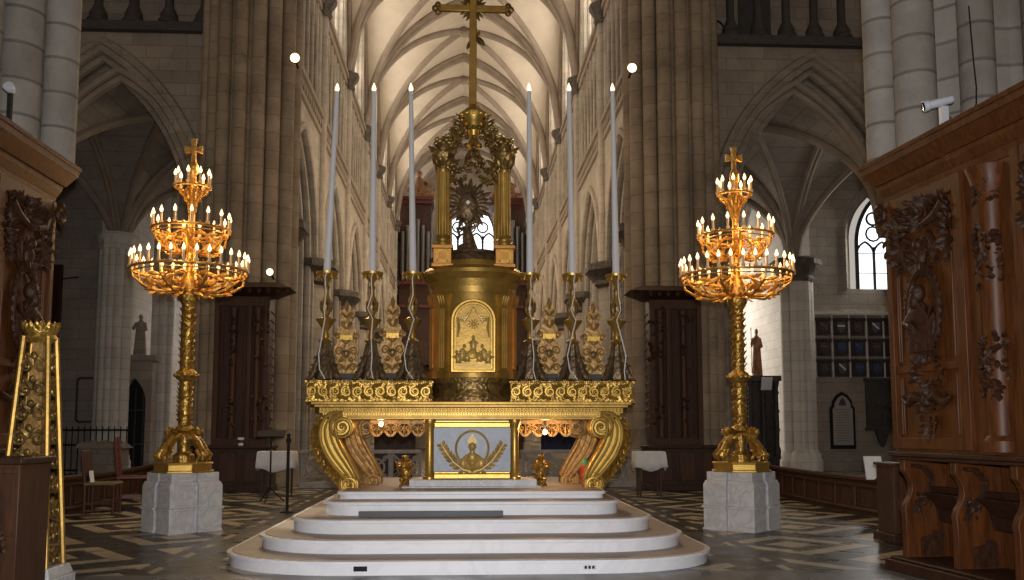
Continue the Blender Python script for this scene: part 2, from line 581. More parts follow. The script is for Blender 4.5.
# ------------------------------------------------------------------ the setting
BAY, Y0, NB, HW = 7.3, 25.6, 7, 5.2        # nave bays, first pier, number, half width
mb = MB()
mb.box(-24, 24, -16, 25.9, 24.0, 24.4)
tag(mb.build('ceiling_crossing', M['web']), 'plain ceiling high over the crossing and choir', 'ceiling', kind='structure')
for sd_, x_ in (('left', -1), ('right', 1)):
    mb = MB()
    mb.box(*sorted((x_ * 9.0, x_ * 9.6)), -16, 9.7, 0, 24)
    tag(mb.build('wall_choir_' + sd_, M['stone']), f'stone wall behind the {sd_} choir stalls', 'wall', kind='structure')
mb = MB()
mb.box(-24, 24, -16, 84, -0.2, 0)
tag(mb.build('floor', M['floor']), 'inlaid dark and beige marble pavement of the crossing', 'floor', kind='structure')


def arch(hw, h, n=14):
    """pointed arch in (s, z) from the left springer over the apex to the right one"""
    R = (hw * hw + h * h) / (2 * hw)
    c = R - hw
    a_end = math.atan2(h, -c) if c >= 0 else math.atan2(h, -c)
    left = []
    for i in range(n + 1):
        a = PI + (a_end - PI) * i / n
        left.append((c + R * math.cos(a), R * math.sin(a)))
    return left + [(-s, z) for s, z in reversed(left[:-1])]


def wall_arch(mb, P, s0, s1, z0, z1, sc, hw, zb, zs, h, T):
    """wall from s0 to s1 with one pointed opening; P maps (s, z, depth)"""
    a = [(sc + s, zs + z) for s, z in arch(hw, h)]
    k = len(a)
    for t in (0, T):
        q = lambda s, z: P(s, z, t)
        mb.add([q(s0, z0), q(sc - hw, z0), q(sc - hw, zs), q(sc - hw, z1), q(s0, z1)], [(0, 1, 2, 3, 4)])
        mb.add([q(sc + hw, z0), q(s1, z0), q(s1, z1), q(sc + hw, z1), q(sc + hw, zs)], [(0, 1, 2, 3, 4)])
        if zb > z0:
            mb.add([q(sc - hw, z0), q(sc + hw, z0), q(sc + hw, zb), q(sc - hw, zb)], [(0, 1, 2, 3)])
        for i in range(k - 1):
            mb.add([q(*a[i]), q(*a[i + 1]), q(a[i + 1][0], z1), q(a[i][0], z1)], [(0, 1, 2, 3)])
    rim = [(sc - hw, zb)] + a + [(sc + hw, zb)]
    for i in range(len(rim) - 1):
        mb.add([P(*rim[i], 0), P(*rim[i + 1], 0), P(*rim[i + 1], T), P(*rim[i], T)], [(0, 1, 2, 3)])
    if zb > z0:
        mb.add([P(sc - hw, zb, 0), P(sc + hw, zb, 0), P(sc + hw, zb, T), P(sc - hw, zb, T)], [(0, 1, 2, 3)])
    for (sa, sb) in ((s0, s0), (s1, s1)):
        mb.add([P(sa, z0, 0), P(sa, z1, 0), P(sa, z1, T), P(sa, z0, T)], [(0, 1, 2, 3)])
    mb.add([P(s0, z1, 0), P(s1, z1, 0), P(s1, z1, T), P(s0, z1, T)], [(0, 1, 2, 3)])


def arch_roll(mb, P, sc, hw, zb, zs, h, t, r, n=8):
    pts = [P(sc - hw, zb, t)] + [P(sc + s, zs + z, t) for s, z in arch(hw, h)] + [P(sc + hw, zb, t)]
    mb.tube(pts, r, n)


def tracery(P, sc, hw, zb, zs, h, t, lights, name, label, glass, stone, r=0.07):
    """pointed window: glass, mullions and tracery"""
    w = thing(name, label, 'window', kind='structure')
    g = MB()
    a = [(sc + s, zs + z) for s, z in arch(hw, h)]
    poly = [(sc - hw, zb)] + a + [(sc + hw, zb)]
    vs = [P(s, z, t + 0.05) for s, z in poly] + [P(s, z, t + 0.08) for s, z in poly]
    k = len(poly)
    g.add(vs, [tuple(range(k)), tuple(range(2 * k - 1, k - 1, -1))] + [(i, (i + 1) % k, k + (i + 1) % k, k + i) for i in range(k)])
    g.build('pane', glass, w)
    f = MB()
    arch_roll(f, P, sc, hw, zb, zs, h, t, r * 1.4)
    lw = 2 * hw / lights
    for i in range(1, lights):
        s = sc - hw + lw * i
        f.tube([P(s, zb, t), P(s, zs - 0.1, t)], r, 6)
    for i in range(lights):
        s = sc - hw + lw * (i + 0.5)
        f.tube([P(s + p, zs - lw * 0.6 + q, t) for p, q in arch(lw / 2, lw * 0.75, 5)], r * 0.8, 6)
        if lights > 1 and i < lights - 1:
            cs, cz, rr = s + lw / 2, zs + lw * 0.62, lw * 0.42
            if abs(cs - sc) + rr < hw * 0.92:
                f.tube([P(cs + rr * math.cos(x * PI / 6), cz + rr * math.sin(x * PI / 6), t) for x in range(12)], r * 0.7, 6, True)
    rr = min(hw * 0.36, h * 0.25)
    f.tube([P(sc + rr * math.cos(x * PI / 8), zs + h * 0.58 + rr * math.sin(x * PI / 8), t) for x in range(16)], r * 0.8, 6, True)
    z = zb + 0.7
    while z < zs:
        f.tube([P(sc - hw, z, t), P(sc + hw, z, t)], r * 0.28, 4)
        z += 0.75
    f.build('tracery', stone, w)
    return w


def nave_bay(side):
    """one bay of the nave elevation: arcade arch, carved string, blind triforium, clerestory"""
    P = lambda s, z, t: (side * (HW + t), s, z)
    tname = 'left' if side < 0 else 'right'
    mb = MB()
    wall_arch(mb, P, 0, BAY, 0, 12.2, 3.65, 2.72, 0, 7.2, 4.1, 1.0)
    wall_arch(mb, P, 0, BAY, 17.0, 26, 3.65, 1.75, 17.7, 20.4, 3.2, 1.0)
    # back of the triforium passage
    b = MB()
    mb.add([P(0, 12.2, .95), P(BAY, 12.2, .95), P(BAY, 17, .95), P(0, 17, .95)], [(0, 1, 2, 3)])
    root = mb.build('wall_nave_' + tname, M['stone_nave'])
    m = MB()
    for dr, t, r in ((0, -0.02, .13), (-.22, .18, .12), (-.40, .4, .12)):
        arch_roll(m, P, 3.65, 2.72 + dr + .12, 0.0 if dr else 7.2, 7.2, 4.1 + dr, t, r)
    m.build('arch_molding', M['stone_nave'], root)
    m = MB()
    q = lambda x0, x1, z0, z1: m.box(*sorted((side * (HW - x1), side * (HW - x0))), 0, BAY, z0, z1)
    q(-.3, .10, 12.1, 12.28)
    q(-.3, .05, 12.28, 12.75)
    q(-.3, .16, 12.75, 12.92)
    for i in range(18):
        s = .2 + i * .406
        m.ell(P(s, 12.5, -.07), (.06, .15, .17), None, 6, 5)
    q(-.4, .05, 16.72, 17.0)
    q(-.3, .14, 17.0, 17.16)
    m.build('string_molding', M['stone_rib'], root)
    m = MB()
    nl = 8
    lw = BAY / nl
    for i in range(nl):
        s = lw * (i + .5)
        m.tube([P(lw * i, 12.9, .06), P(lw * i, 16.75, .06)], .075, 8)
        m.tube([P(lw * (i + .5), 12.9, .18), P(lw * (i + .5), 16.3, .18)], .05, 6)
        m.tube([P(s + a, 15.7 + z, .1) for a, z in arch(lw / 2, 1.0, 5)], .07, 6)
        m.tube([P(s - lw / 4 + a, 15.35 + z, .16) for a, z in arch(lw / 4, .5, 4)], .045, 6)
        m.tube([P(s + lw / 4 + a, 15.35 + z, .16) for a, z in arch(lw / 4, .5, 4)], .045, 6)
    m.build('triforium_tracery', M['stone_nave'], root)
    m = MB()
    for dr, t, r in ((.16, -.02, .1), (0.0, .25, .09)):
        arch_roll(m, P, 3.65, 1.75 + dr, 17.3, 20.4, 3.2 + dr, t, r)
    m.build('window_molding', M['stone_nave'], root)
    return tag(root, '', 'wall', kind='structure'), P


def nave_pier(side):
    """pier between two bays: drum pier with dark capital and a shaft running up to the vault"""
    root = thing('pillar', '', 'pillar', kind='structure')
    x = side * (HW + .5)
    m = MB()
    m.lathe([(.82, 0), (.82, 6.75)], (x, 0, 0), 24)
    for a in range(4):
        m.cyl((x + .80 * math.cos(a * PI / 2), .80 * math.sin(a * PI / 2), 0), .2, 6.75, 12)
    m.lathe([(1.15, 0), (1.15, .5), (1.0, .62), (1.02, .75), (.86, .95)], (x, 0, 0), 8, PI / 8, PI / 8 + 2 * PI)
    m.build('shaft', M['stone_nave'], root)
    m = MB()
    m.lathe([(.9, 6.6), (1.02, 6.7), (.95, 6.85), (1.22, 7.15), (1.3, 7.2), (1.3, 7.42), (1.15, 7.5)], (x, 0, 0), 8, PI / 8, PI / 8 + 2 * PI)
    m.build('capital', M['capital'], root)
    m = MB()
    for dy, dx, r in ((0, -.02, .21), (.27, .1, .14), (-.27, .1, .14)):
        m.cyl((side * (HW + dx), dy, 7.4), r, 9.35, 12)
    m.build('wall_shaft', M['stone_nave'], root)
    m = MB()
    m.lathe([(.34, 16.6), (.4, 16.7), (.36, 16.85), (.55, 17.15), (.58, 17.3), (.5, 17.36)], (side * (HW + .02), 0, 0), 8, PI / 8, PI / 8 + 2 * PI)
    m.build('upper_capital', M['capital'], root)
    return root


for side in (-1, 1):
    where = 'on the left of the nave' if side < 0 else 'on the right of the nave'
    proto, P = nave_bay(side)
    pp = nave_pier(side)
    NTH = ['nearest', 'second', 'third', 'fourth', 'fifth', 'sixth', 'farthest']
    for i in range(NB):
        b = proto if i == 0 else copy_tree(proto)
        b.location = (0, Y0 + i * BAY, 0)
        b['label'] = f'{NTH[i]} pale stone bay {where}, arcade below tall blind triforium'
        if i == 0:
            c = copy_tree(pp)
            c.location = (0, Y0 + .75, 0)
            c['label'] = f'nave respond with dark capital against the crossing pier {where}'
        if i:
            c = pp if i == 1 else copy_tree(pp)
            c.location = (0, Y0 + i * BAY, 0)
            c['label'] = f'{NTH[i - 1]} free pier with dark capital {where}'
        yy = Y0 + i * BAY
        Pw = lambda s, z, t, yy=yy: (side * (HW + t), yy + s, z)
        tracery(Pw, 3.65, 1.75, 17.7, 20.4, 3.2, .45, 3, f'window_{i + 1}' if side < 0 else f'window_{i + 8}',
                f'{NTH[i]} bright clerestory window {where}', M['glass'], M['stone_nave'])


# vaults -----------------------------------------------------------
def prof(x, rise):
    """height of a pointed arch of half width 1 at |x| <= 1"""
    h = rise
    R = (1 + h * h) / 2
    c = R - 1
    x = min(abs(x), 1)
    return math.sqrt(max(R * R - (x + c) ** 2, 0))


def vault(ax, ay, zs, h, web_mat, rib_mat, name, label, loc, rr=.16, tr=.2, n=12):
    """quadripartite rib vault over a bay of half sizes ax, ay"""
    root = thing(name, label, 'ceiling', loc, kind='structure')
    e = h / ax if h / ax >= 1 else 1.0
    hz = lambda q: prof(q, e) / e * h
    m = MB()
    N = n * 2
    vs, fs = [], []
    for j in range(N + 1):
        for i in range(N + 1):
            x, y = -1 + 2 * i / N, -1 + 2 * j / N
            vs.append((x * ax, y * ay, zs + max(hz(x), hz(y)) + 0.02))
    for j in range(N):
        for i in range(N):
            a, b, c, d = j * (N + 1) + i, j * (N + 1) + i + 1, (j + 1) * (N + 1) + i + 1, (j + 1) * (N + 1) + i
            if (i < n) == (j < n):
                fs += [(a, b, c), (a, c, d)]
            else:
                fs += [(a, b, d), (b, c, d)]
    m.add(vs, fs)
    m.build('web', web_mat, root, sharp=24)
    K = 28
    for s in (-1, 1):
        m = MB()
        pts = [(ax * (-1 + 2 * i / K), s * ay * (-1 + 2 * i / K), zs + hz(-1 + 2 * i / K) - rr * .55) for i in range(K + 1)]
        m.tube(pts, rr, 8)
        m.tube([(p[0], p[1], p[2] - rr * .8) for p in pts], rr * .5, 6)
        m.build('diagonal_rib', rib_mat, root)
    for s in (-1, 1):
        m = MB()
        base = [(ax * (-1 + 2 * i / K), zs + hz(-1 + 2 * i / K)) for i in range(K + 1)]
        for dy, dz, r in ((0, -.24, tr), (-.2, -.08, tr * .7), (.2, -.08, tr * .7)):
            if s > 0 and dy > 0:
                continue
            m.tube([(p[0], s * ay + dy, p[1] + dz) for p in base], r, 8)
        if s < 0:
            m.build('transverse_rib', rib_mat, root)
    for s in (-1, 1):
        m = MB()
        m.tube([(s * (ax - .05), ay * (-1 + 2 * i / K), zs + hz(-1 + 2 * i / K) - .05) for i in range(K + 1)], rr * .8, 8)
        m.build('wall_rib', rib_mat, root)
    m = MB()
    m.lathe([(0, -.42), (.2, -.40), (.34, -.28), (.38, -.1), (.3, .1)], (0, 0, zs + h), 16)
    for a in range(8):
        m.ell((.3 * math.cos(a * PI / 4), .3 * math.sin(a * PI / 4), zs + h - .25), .1, None, 6, 5)
    m.build('boss', M['stone_rib'], root)
    return root


nv = vault(HW - .02, BAY / 2, 17.2, 7.3, M['web'], M['stone_rib'], 'ceiling_nave', 'nearest cream rib vault bay over the nave', (0, Y0 + BAY / 2, 0), .17, .2)
for i in range(1, NB):
    c = copy_tree(nv)
    c.location = (0, Y0 + BAY * (i + .5), 0)
    c['label'] = f'{NTH[i]} cream rib vault bay over the nave'

# end wall of the nave with its traceried window
YE = Y0 + NB * BAY
PE = lambda s, z, t: (s, YE + t, z)
mb = MB()
wall_arch(mb, PE, -7, 7, 0, 26, .62, 2.1, 15.2, 18.0, 3.0, .8)
tag(mb.build('wall_back', M['stone_nave']), 'far end wall of the nave behind the organ', 'wall', kind='structure')
tracery(PE, .62, 2.1, 15.2, 18.0, 3.0, .35, 4, 'window_15', 'large pale traceried window above the organ at the far end of the nave', M['glass_blue'], M['dark_stone'], .1)


# aisles: vaults, piers and outer walls seen through the transept arches
av_proto = None
for side in (-1, 1):
    where = 'on the left' if side < 0 else 'on the right'
    for i in range(4):
        v = vault(2.55, BAY / 2, 7.3, 4.3, M['stone_aisle'], M['stone_rib'], 'ceiling_aisle', f'{NTH[i]} low rib vault of the aisle {where}',
                  (side * 9.6, Y0 + BAY * (i + .5), 0), .13, .15, 8) if av_proto is None else copy_tree(av_proto)
        if av_proto is None:
            av_proto = v
        v.location = (side * 9.6, Y0 + BAY * (i + .5), 0)
        v['label'] = f'{NTH[i]} low rib vault of the aisle {where}'
    v = copy_tree(av_proto)
    v.location = (side * 14.75, Y0 + BAY * .5, 0)
    v['label'] = f'outermost low rib vault beyond the aisle pier {where}'
    # outer aisle wall
    Pa = lambda s, z, t: (side * (12.3 + t), Y0 + BAY + s, z)
    mb = MB()
    mb.box(*sorted((side * 12.3, side * 12.8)), Y0 + BAY, Y0 + BAY + 36, 0, 13)
    tag(mb.build('wall_aisle_' + ('left' if side < 0 else 'right'), M['stone_white']), f'pale outer wall of the aisle {where}', 'wall', kind='structure')
    # chapel wall that faces the choir, with the hatchments (right) and tablets (left)
    Pc = lambda s, z, t: (side * (12.3 + s), 33.0 + t, z)
    mb = MB()
    if side > 0:
        wall_arch(mb, Pc, 0, 6.5, 0, 13, 3.0, 1.0, 6.7, 8.6, 1.9, .75)
    else:
        mb.box(-18.8, -12.3, 33.0, 33.75, 0, 13)
    tag(mb.build('wall_chapel_' + ('left' if side < 0 else 'right'), M['stone_aisle']), 'grey ashlar chapel wall ' + ('hung with rows of hatchments' if side > 0 else 'in shadow beyond the wooden stalls, bearing framed tablets'), 'wall', kind='structure')
    if side > 0:
        m = MB()
        for dr, t, r in ((.14, -.02, .1), (0.0, .22, .09), (-.14, .42, .08)):
            arch_roll(m, Pc, 3.0, 1.0 + dr, 6.7, 8.6, 1.9 + dr, t, r)
        tag(m.build('trim_1', M['stone_aisle']), 'stepped stone moulding round the chapel window', 'trim', kind='structure')
        tracery(Pc, 3.25, .66, 6.7, 8.5, 1.7, .6, 2, 'window_16', 'bright traceried chapel window above the hatchments', M['glass_blue'], M['dark_stone'], .055)
    # clustered pier at the corner of aisle and chapel
    p = thing('pillar', 'clustered aisle pier ' + ('with broad dark capital, inside the arch on the right' if side > 0 else 'with slim pale capital, inside the arch on the left'), 'pillar', (side * 12.15, 32.7, 0), kind='structure')
    m = MB()
    for dx, dy, r in ((0, 0, .42), (-.42, -.1, .19), (.42, -.1, .19), (-.2, -.4, .17), (.22, -.4, .17), (0, -.46, .14)):
        m.cyl((dx, dy, 0), r, 7.1 if side > 0 else 8.0, 14)
        m.lathe([(r + .16, 0), (r + .16, .4), (r + .1, .5), (r + .1, .62), (r, .8)], (dx, dy, 0), 14)
    m.build('shaft', M['stone_white'], p)
    m = MB()
    m.lathe([(.6, 6.85), (.66, 6.95), (.62, 7.05), (.86, 7.4), (.92, 7.45), (.92, 7.62), (.8, 7.7)] if side > 0 else [(.58, 7.8), (.62, 7.9), (.6, 8.0), (.7, 8.2), (.74, 8.25), (.7, 8.35)], (0, -.1, 0), 8, PI / 8, PI / 8 + 2 * PI)
    m.build('capital', M['capital'] if side > 0 else M['stone_white'], p)
    # second pier between nave and aisle arcades is the nave pier; outermost closing wall
    mb = MB()
    mb.box(*sorted((side * 18.6, side * 19.2)), 8, 34, 0, 20)
    tag(mb.build('wall_transept_' + ('left' if side < 0 else 'right'), M['stone_aisle']), f'far side wall of the transept {where}', 'wall', kind='structure')

# transept walls with arch and open triforium gallery
for side in (-1, 1):
    sd = 'left' if side < 0 else 'right'
    P = lambda s, z, t: (side * (6.6 + s), Y0 - .2 + t, z)
    mb = MB()
    wall_arch(mb, P, 0, 13, 0, 12.6, 3.5, 2.7, 0, 7.2, 4.8, .9)
    mb.add([P(0, 12.6, 1.2), P(13, 12.6, 1.2), P(13, 18, 1.2), P(0, 18, 1.2)], [(0, 1, 2, 3)])
    mb.box(*sorted((side * 6.6, side * 19)), Y0 - .2, Y0 + 1.0, 17, 24)
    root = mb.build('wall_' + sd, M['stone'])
    tag(root, f'transept wall with tall pointed arch under a triforium gallery on the {sd}', 'wall', kind='structure')
    m = MB()
    for dr, t, r in ((.34, -.05, .13), (.12, .0, .12), (-.08, .2, .14), (-.28, .45, .12)):
        arch_roll(m, P, 3.5, 2.7 + dr, 7.2 if dr > .2 else 0, 7.2, 4.8 + dr, t, r)
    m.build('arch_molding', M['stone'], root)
    m = MB()
    m.box(*sorted((side * 6.6, side * 19)), Y0 - .42, Y0 + 1.0, 12.6, 12.74)
    m.box(*sorted((side * 6.6, side * 19)), Y0 - .34, Y0 + 1.0, 12.74, 12.9)
    m.build('gallery_ledge', M['dark_stone'], root)
    for i in range(6):
        x = side * (6.95 + i * .83) if side > 0 else side * (7.35 + i * .98)
        m = MB()
        r = .12 if i != 2 else .14
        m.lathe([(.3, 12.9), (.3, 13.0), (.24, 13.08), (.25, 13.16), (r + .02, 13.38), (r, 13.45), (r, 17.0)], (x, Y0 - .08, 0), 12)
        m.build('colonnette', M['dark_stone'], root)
    if side > 0:
        # blocked panel and bent rail in the gallery
        m = MB()
        m.box(8.35, 9.35, Y0 + .95, Y0 + 1.0, 13.2, 17)
        m.build('shutter', M['dark_stone'], root)
        m = MB()
        m.tube([(7.0 + .55 * math.cos(PI - i * PI / 10) + .3, Y0 + .3, 12.9 + .75 * math.sin(i * PI / 10)) for i in range(11)], .03, 6)
        m.build('iron_hoop', M['black'], root)

# crossing piers (far) and choir piers (near)
for side in (-1, 1):
    sd = 'left' if side < 0 else 'right'
    p = thing('pillar', f'tall clustered crossing pier behind the {sd} candelabrum', 'pillar', (side * 5.95, 25.1, 0), kind='structure')
    spec = [(-1.08, -.1, .2), (-.76, -.42, .2), (-.40, -.66, .2), (-.16, -.62, .1), (.05, -.80, .19), (.27, -.62, .1), (.50, -.68, .2), (.82, -.42, .2), (1.08, -.1, .2), (-1.22, .3, .17), (-1.12, .7, .15)]
    for i, (dx, dy, r) in enumerate(spec):
        m = MB()
        m.lathe([(r + .14, 0), (r + .14, .7), (r + .08, .85), (r + .08, 1.0), (r, 1.2), (r, 30)], (side * dx, dy, 0), 14)
        m.build('shaft', M['stone_shaft'], p)
    m = MB()
    m.plan([(-.95, .0), (-.5, -.42), (.5, -.42), (.95, .0), (1.1, 1.0), (-1.0, 1.0)], 0, 30)
    m.build('core', M['stone_shaft'], p)
    p = thing('pillar', f'broad clustered choir pier rising behind the {sd} wooden stall', 'pillar', kind='structure')
    if side > 0:
        lst = [(W(881, 60, 10.6).x, 10.6, .205), (W(914, 60, 10.1).x, 10.1, .235), (W(948, 60, 10.35).x, 10.35, .19), (W(977, 60, 9.7).x, 9.7, .19), (W(1010, 60, 9.9).x, 9.9, .24), (W(1050, 60, 9.5).x, 9.5, .26)]
    else:
        lst = [(W(60, 60, 11.3).x, 11.3, .22), (W(18, 60, 10.9).x, 10.9, .28), (W(-20, 60, 10.4).x, 10.4, .22), (W(-60, 60, 10.0).x, 10.0, .26)]
    for (x, y, r) in lst:
        m = MB()
        m.lathe([(r * .4, 4.5), (r * .9, 4.55), (r + .015, 4.6), (r, 4.66), (r, 12)], (x, y, 0), 20)
        m.build('shaft', M['stone_grey'], p)
    m = MB()
    if side > 0:
        m.plan([(5.5, 10.25), (5.55, 10.9), (6.1, 12), (9, 12), (9, 9.7), (6, 9.7)], 0, 12)
    else:
        m.plan([(-5.6, 10.75), (-5.65, 11.3), (-6.2, 12.4), (-9, 12.4), (-9, 10.2), (-6, 10.2)], 0, 12)
    m.build('core', M['stone_grey'], p)

# ------------------------------------------------------------------ altar steps
AX = 0.14
steps = thing('altar_steps', 'broad flight of five white marble steps carrying the gilded altar', 'steps', (AX, 0, 0))


def step_poly(x0, x1, y0, y1, r):
    pts = []
    for i in range(11):
        a = PI + i * (PI / 2) / 10
        pts.append((x0 + r * 1.25 + r * 1.25 * math.cos(a), y0 + r + r * math.sin(a)))
    for i in range(11):
        a = -PI / 2 + i * (PI / 2) / 10
        pts.append((x1 - r * 1.25 + r * 1.25 * math.cos(a), y0 + r + r * math.sin(a)))
    return pts + [(x1, y1), (x0, y1)]


ST = [(-2.80, 2.76, 9.74, 0.0, .153, 1.15), (-2.50, 2.50, 10.25, .153, .306, .9), (-2.19, 2.19, 10.79, .306, .472, .62), (-1.84, 1.84, 11.28, .472, .640, .33), (-1.70, 1.70, 11.70, .640, .735, .12)]
for k, (x0, x1, y0, z0, z1, r) in enumerate(ST):
    m = MB()
    p0 = step_poly(x0 + .03, x1 - .03, y0 + .03, 15.2, r)
    p1 = step_poly(x0, x1, y0, 15.2, r)
    n = len(p1)
    m.cur = 0
    m.plan(p0, z0, z1 - .045)
    m.plan(p1, z1 - .04, z1 - .008)
    m.cur = 1
    pin = step_poly(x0 + .05, x1 - .05, y0 + .05, 15.15, r)
    m.plan(pin, z1 - .01, z1)
    m.build('step', [M['riser'], M['tread']], steps, sharp=30)
for k, (px, w) in enumerate(((360, 13), (590, 10))):
    m = MB()
    c = W(px, 571.5, 9.74)
    m.box(c.x - AX - .07, c.x - AX + .07, 9.755, 9.80, .045, .095)
    m.build('socket_plate', M['metal_white'] if k else M['black'], steps)
    m = MB()
    for q in range(3):
        m.box(c.x - AX - .055 + q * .04, c.x - AX - .03 + q * .04, 9.748, 9.76, .055, .085)
    m.build('socket_hole', M['black'], steps)

g = thing('metal_grille', 'long dark metal strip lying along the foot of the fourth white step', 'grille', (W(431, 515, 11.1).x, 11.2, .472))
m = MB()
m.box(-.86, .86, -.03, .03, 0, .012)
m.build('frame', M['black'], g)
m = MB()
m.box(-.86, .86, -.05, -.03, 0, .062)
m.box(-.86, .86, -.035, .03, .05, .062)
m.build('bar', plain('grey_steel', (.06, .06, .065), .5, .4, .05), g)

# ------------------------------------------------------------------ the altar
AY = 12.38
altar = thing('altar', 'gilded altar table on scrolled legs with a blue marble front', 'altar', (AX, AY, .735))
L = lambda z: z - .735      # height above the platform
px = lambda p: (p - 473) * .01345   # altar-front measures
# slab
m = MB()
def slab(m, hw, d0, d1, z0, z1, s=0.0):
    pl = [(-hw + .08, d0), (hw - .08, d0), (hw, d0 + .16), (hw, d1 - .16), (hw - .08, d1), (-hw + .08, d1), (-hw, d1 - .16), (-hw, d0 + .16)]
    m.plan(pl, z0, z1)
slab(m, 2.22, -.06, 1.55, L(1.835), L(1.88))
slab(m, 2.18, -.03, 1.5, L(1.80), L(1.84))
m.build('table_slab', M['gold_old_smooth'], altar, bevel=.008)
m = MB()
slab(m, 2.12, .02, 1.45, L(1.72), L(1.80))
slab(m, 2.05, .03, 1.42, L(1.66), L(1.73))
slab(m, 2.1, .0, 1.45, L(1.64), L(1.675))
m.build('entablature', M['gold_old_smooth'], altar, bevel=.006)
m = MB()
for i in range(88):
    x = -2.0 + i * 4.0 / 87
    m.ell((x, .015, L(1.765)), (.016, .02, .022), None, 6, 4)
for i in range(120):
    x = -1.98 + i * 3.96 / 119
    m.box(x - .009, x + .009, .012, .04, L(1.70), L(1.725))
m.build('bead_molding', M['gold_smooth'], altar)
# central front: columns, panel, mouldings, bust in a wreath
for p in (430.5, 515.5):
    m = MB()
    x = px(p)
    m.lathe([(.085, L(.845)), (.085, L(.875)), (.065, L(.89)), (.072, L(.91)), (.058, L(.93)), (.056, L(1.52)), (.062, L(1.535)), (.066, L(1.56)), (.085, L(1.6)), (.085, L(1.64))], (x, .12, 0), 18)
    m.build('column', M['gold_smooth'], altar)
m = MB()
m.box(px(434), px(512), .12, .2, L(.85), L(1.64))
m.build('front_panel', M['bluemarble'], altar)
m = MB()
m.box(px(435), px(511), .07, .13, L(1.535), L(1.60))
m.box(px(435), px(511), .09, .13, L(1.60), L(1.63))
m.build('panel_molding', M['gold_smooth'], altar, bevel=.008)
m = MB()
m.box(px(435), px(511), .06, .13, L(.85), L(.915))
m.box(px(435), px(511), .09, .13, L(.915), L(.945))
m.build('panel_molding', M['gold_smooth'], altar, bevel=.008)
m = MB()
m.box(px(411), px(537), -.06, .6, L(.735), L(.845))
m.box(px(404), px(541), -.1, .6, L(.735), L(.76))
m.build('marble_plinth', M['marble'], altar, bevel=.008)
wreath = MB()
cz = L(1.22)
wreath.tube([(.22 * math.cos(a * PI / 16), .10, cz + .03 + .235 * math.sin(a * PI / 16)) for a in range(32)], .018, 6, True)
for s in (-1, 1):
    stem = [(-s * .05, .09, cz - .29), (s * .12, .09, cz - .25), (s * .25, .09, cz - .15), (s * .34, .09, cz - .03), (s * .42, .09, cz + .10)]
    wreath.tube(stem, [.014, .014, .012, .010, .006], 6)
    for i in range(9):
        t = .12 + i * .1
        k = min(int(t * 4), 3)
        f = t * 4 - k
        a = Vector(stem[k]).lerp(Vector(stem[k + 1]), f)
        d = (Vector(stem[k + 1]) - Vector(stem[k])).normalized()
        for w in (-1, 1):
            o = Vector((-d.z * w, 0, d.x * w))
            wreath.leaf(a, a + (d * .75 + o * .7).normalized() * (.12 - .004 * i), (0, -1, 0), .05, .3, .15)
wreath_o = wreath.build('wreath', M['gold_relief'], altar)
m = MB()
m.ell((0, .10, cz - .15), (.15, .05, .12), None, 14, 10)
m.ell((0, .08, cz - .09), (.07, .05, .08), None, 12, 8)
m.ell((-.12, .1, cz - .17), (.06, .04, .08), None, 10, 8)
m.ell((.12, .1, cz - .17), (.06, .04, .08), None, 10, 8)
m.lathe([(.035, -.06), (.032, .02)], (0, .085, cz - .02), 10)
m.ell((0, .075, cz + .06), (.048, .05, .066), None, 12, 10)
m.ell((0, .028, cz + .055), (.010, .012, .017), None, 6, 5)
for s in (-1, 1):
    m.ell((s * .019, .032, cz + .072), (.008, .006, .005), None, 6, 4)
    m.ell((s * .05, .075, cz + .06), (.008, .014, .018), None, 6, 5)
m.ell((0, .03, cz + .03), (.018, .008, .006), None, 6, 4)
m.prism([(-.055, cz + .10), (.055, cz + .10), (.065, cz + .14), (0, cz + .23), (-.065, cz + .14)], .05, .10)
m.leaf((-.09, .06, cz - .08), (.02, .05, cz - .24), (0, -1, 0), .06)
m.leaf((.09, .06, cz - .08), (-.02, .05, cz - .24), (0, -1, 0), .06)
m.build('bishop_bust', M['gold_relief'], altar)


# scrolled legs
def spline(cc, T, n=5):
    fine, th = [], []
    for i in range(len(cc) - 1):
        p_, a, b, n_ = cc[max(i - 1, 0)], cc[i], cc[i + 1], cc[min(i + 2, len(cc) - 1)]
        for j in range(n):
            t = j / n
            t2, t3 = t * t, t ** 3
            fine.append(tuple(.5 * (2 * a[q] + (-p_[q] + b[q]) * t + (2 * p_[q] - 5 * a[q] + 4 * b[q] - n_[q]) * t2 + (-p_[q] + 3 * a[q] - 3 * b[q] + n_[q]) * t3) for q in (0, 1)))
            th.append(T[i] + (T[i + 1] - T[i]) * t)
    return fine + [cc[-1]], th + [T[-1]]


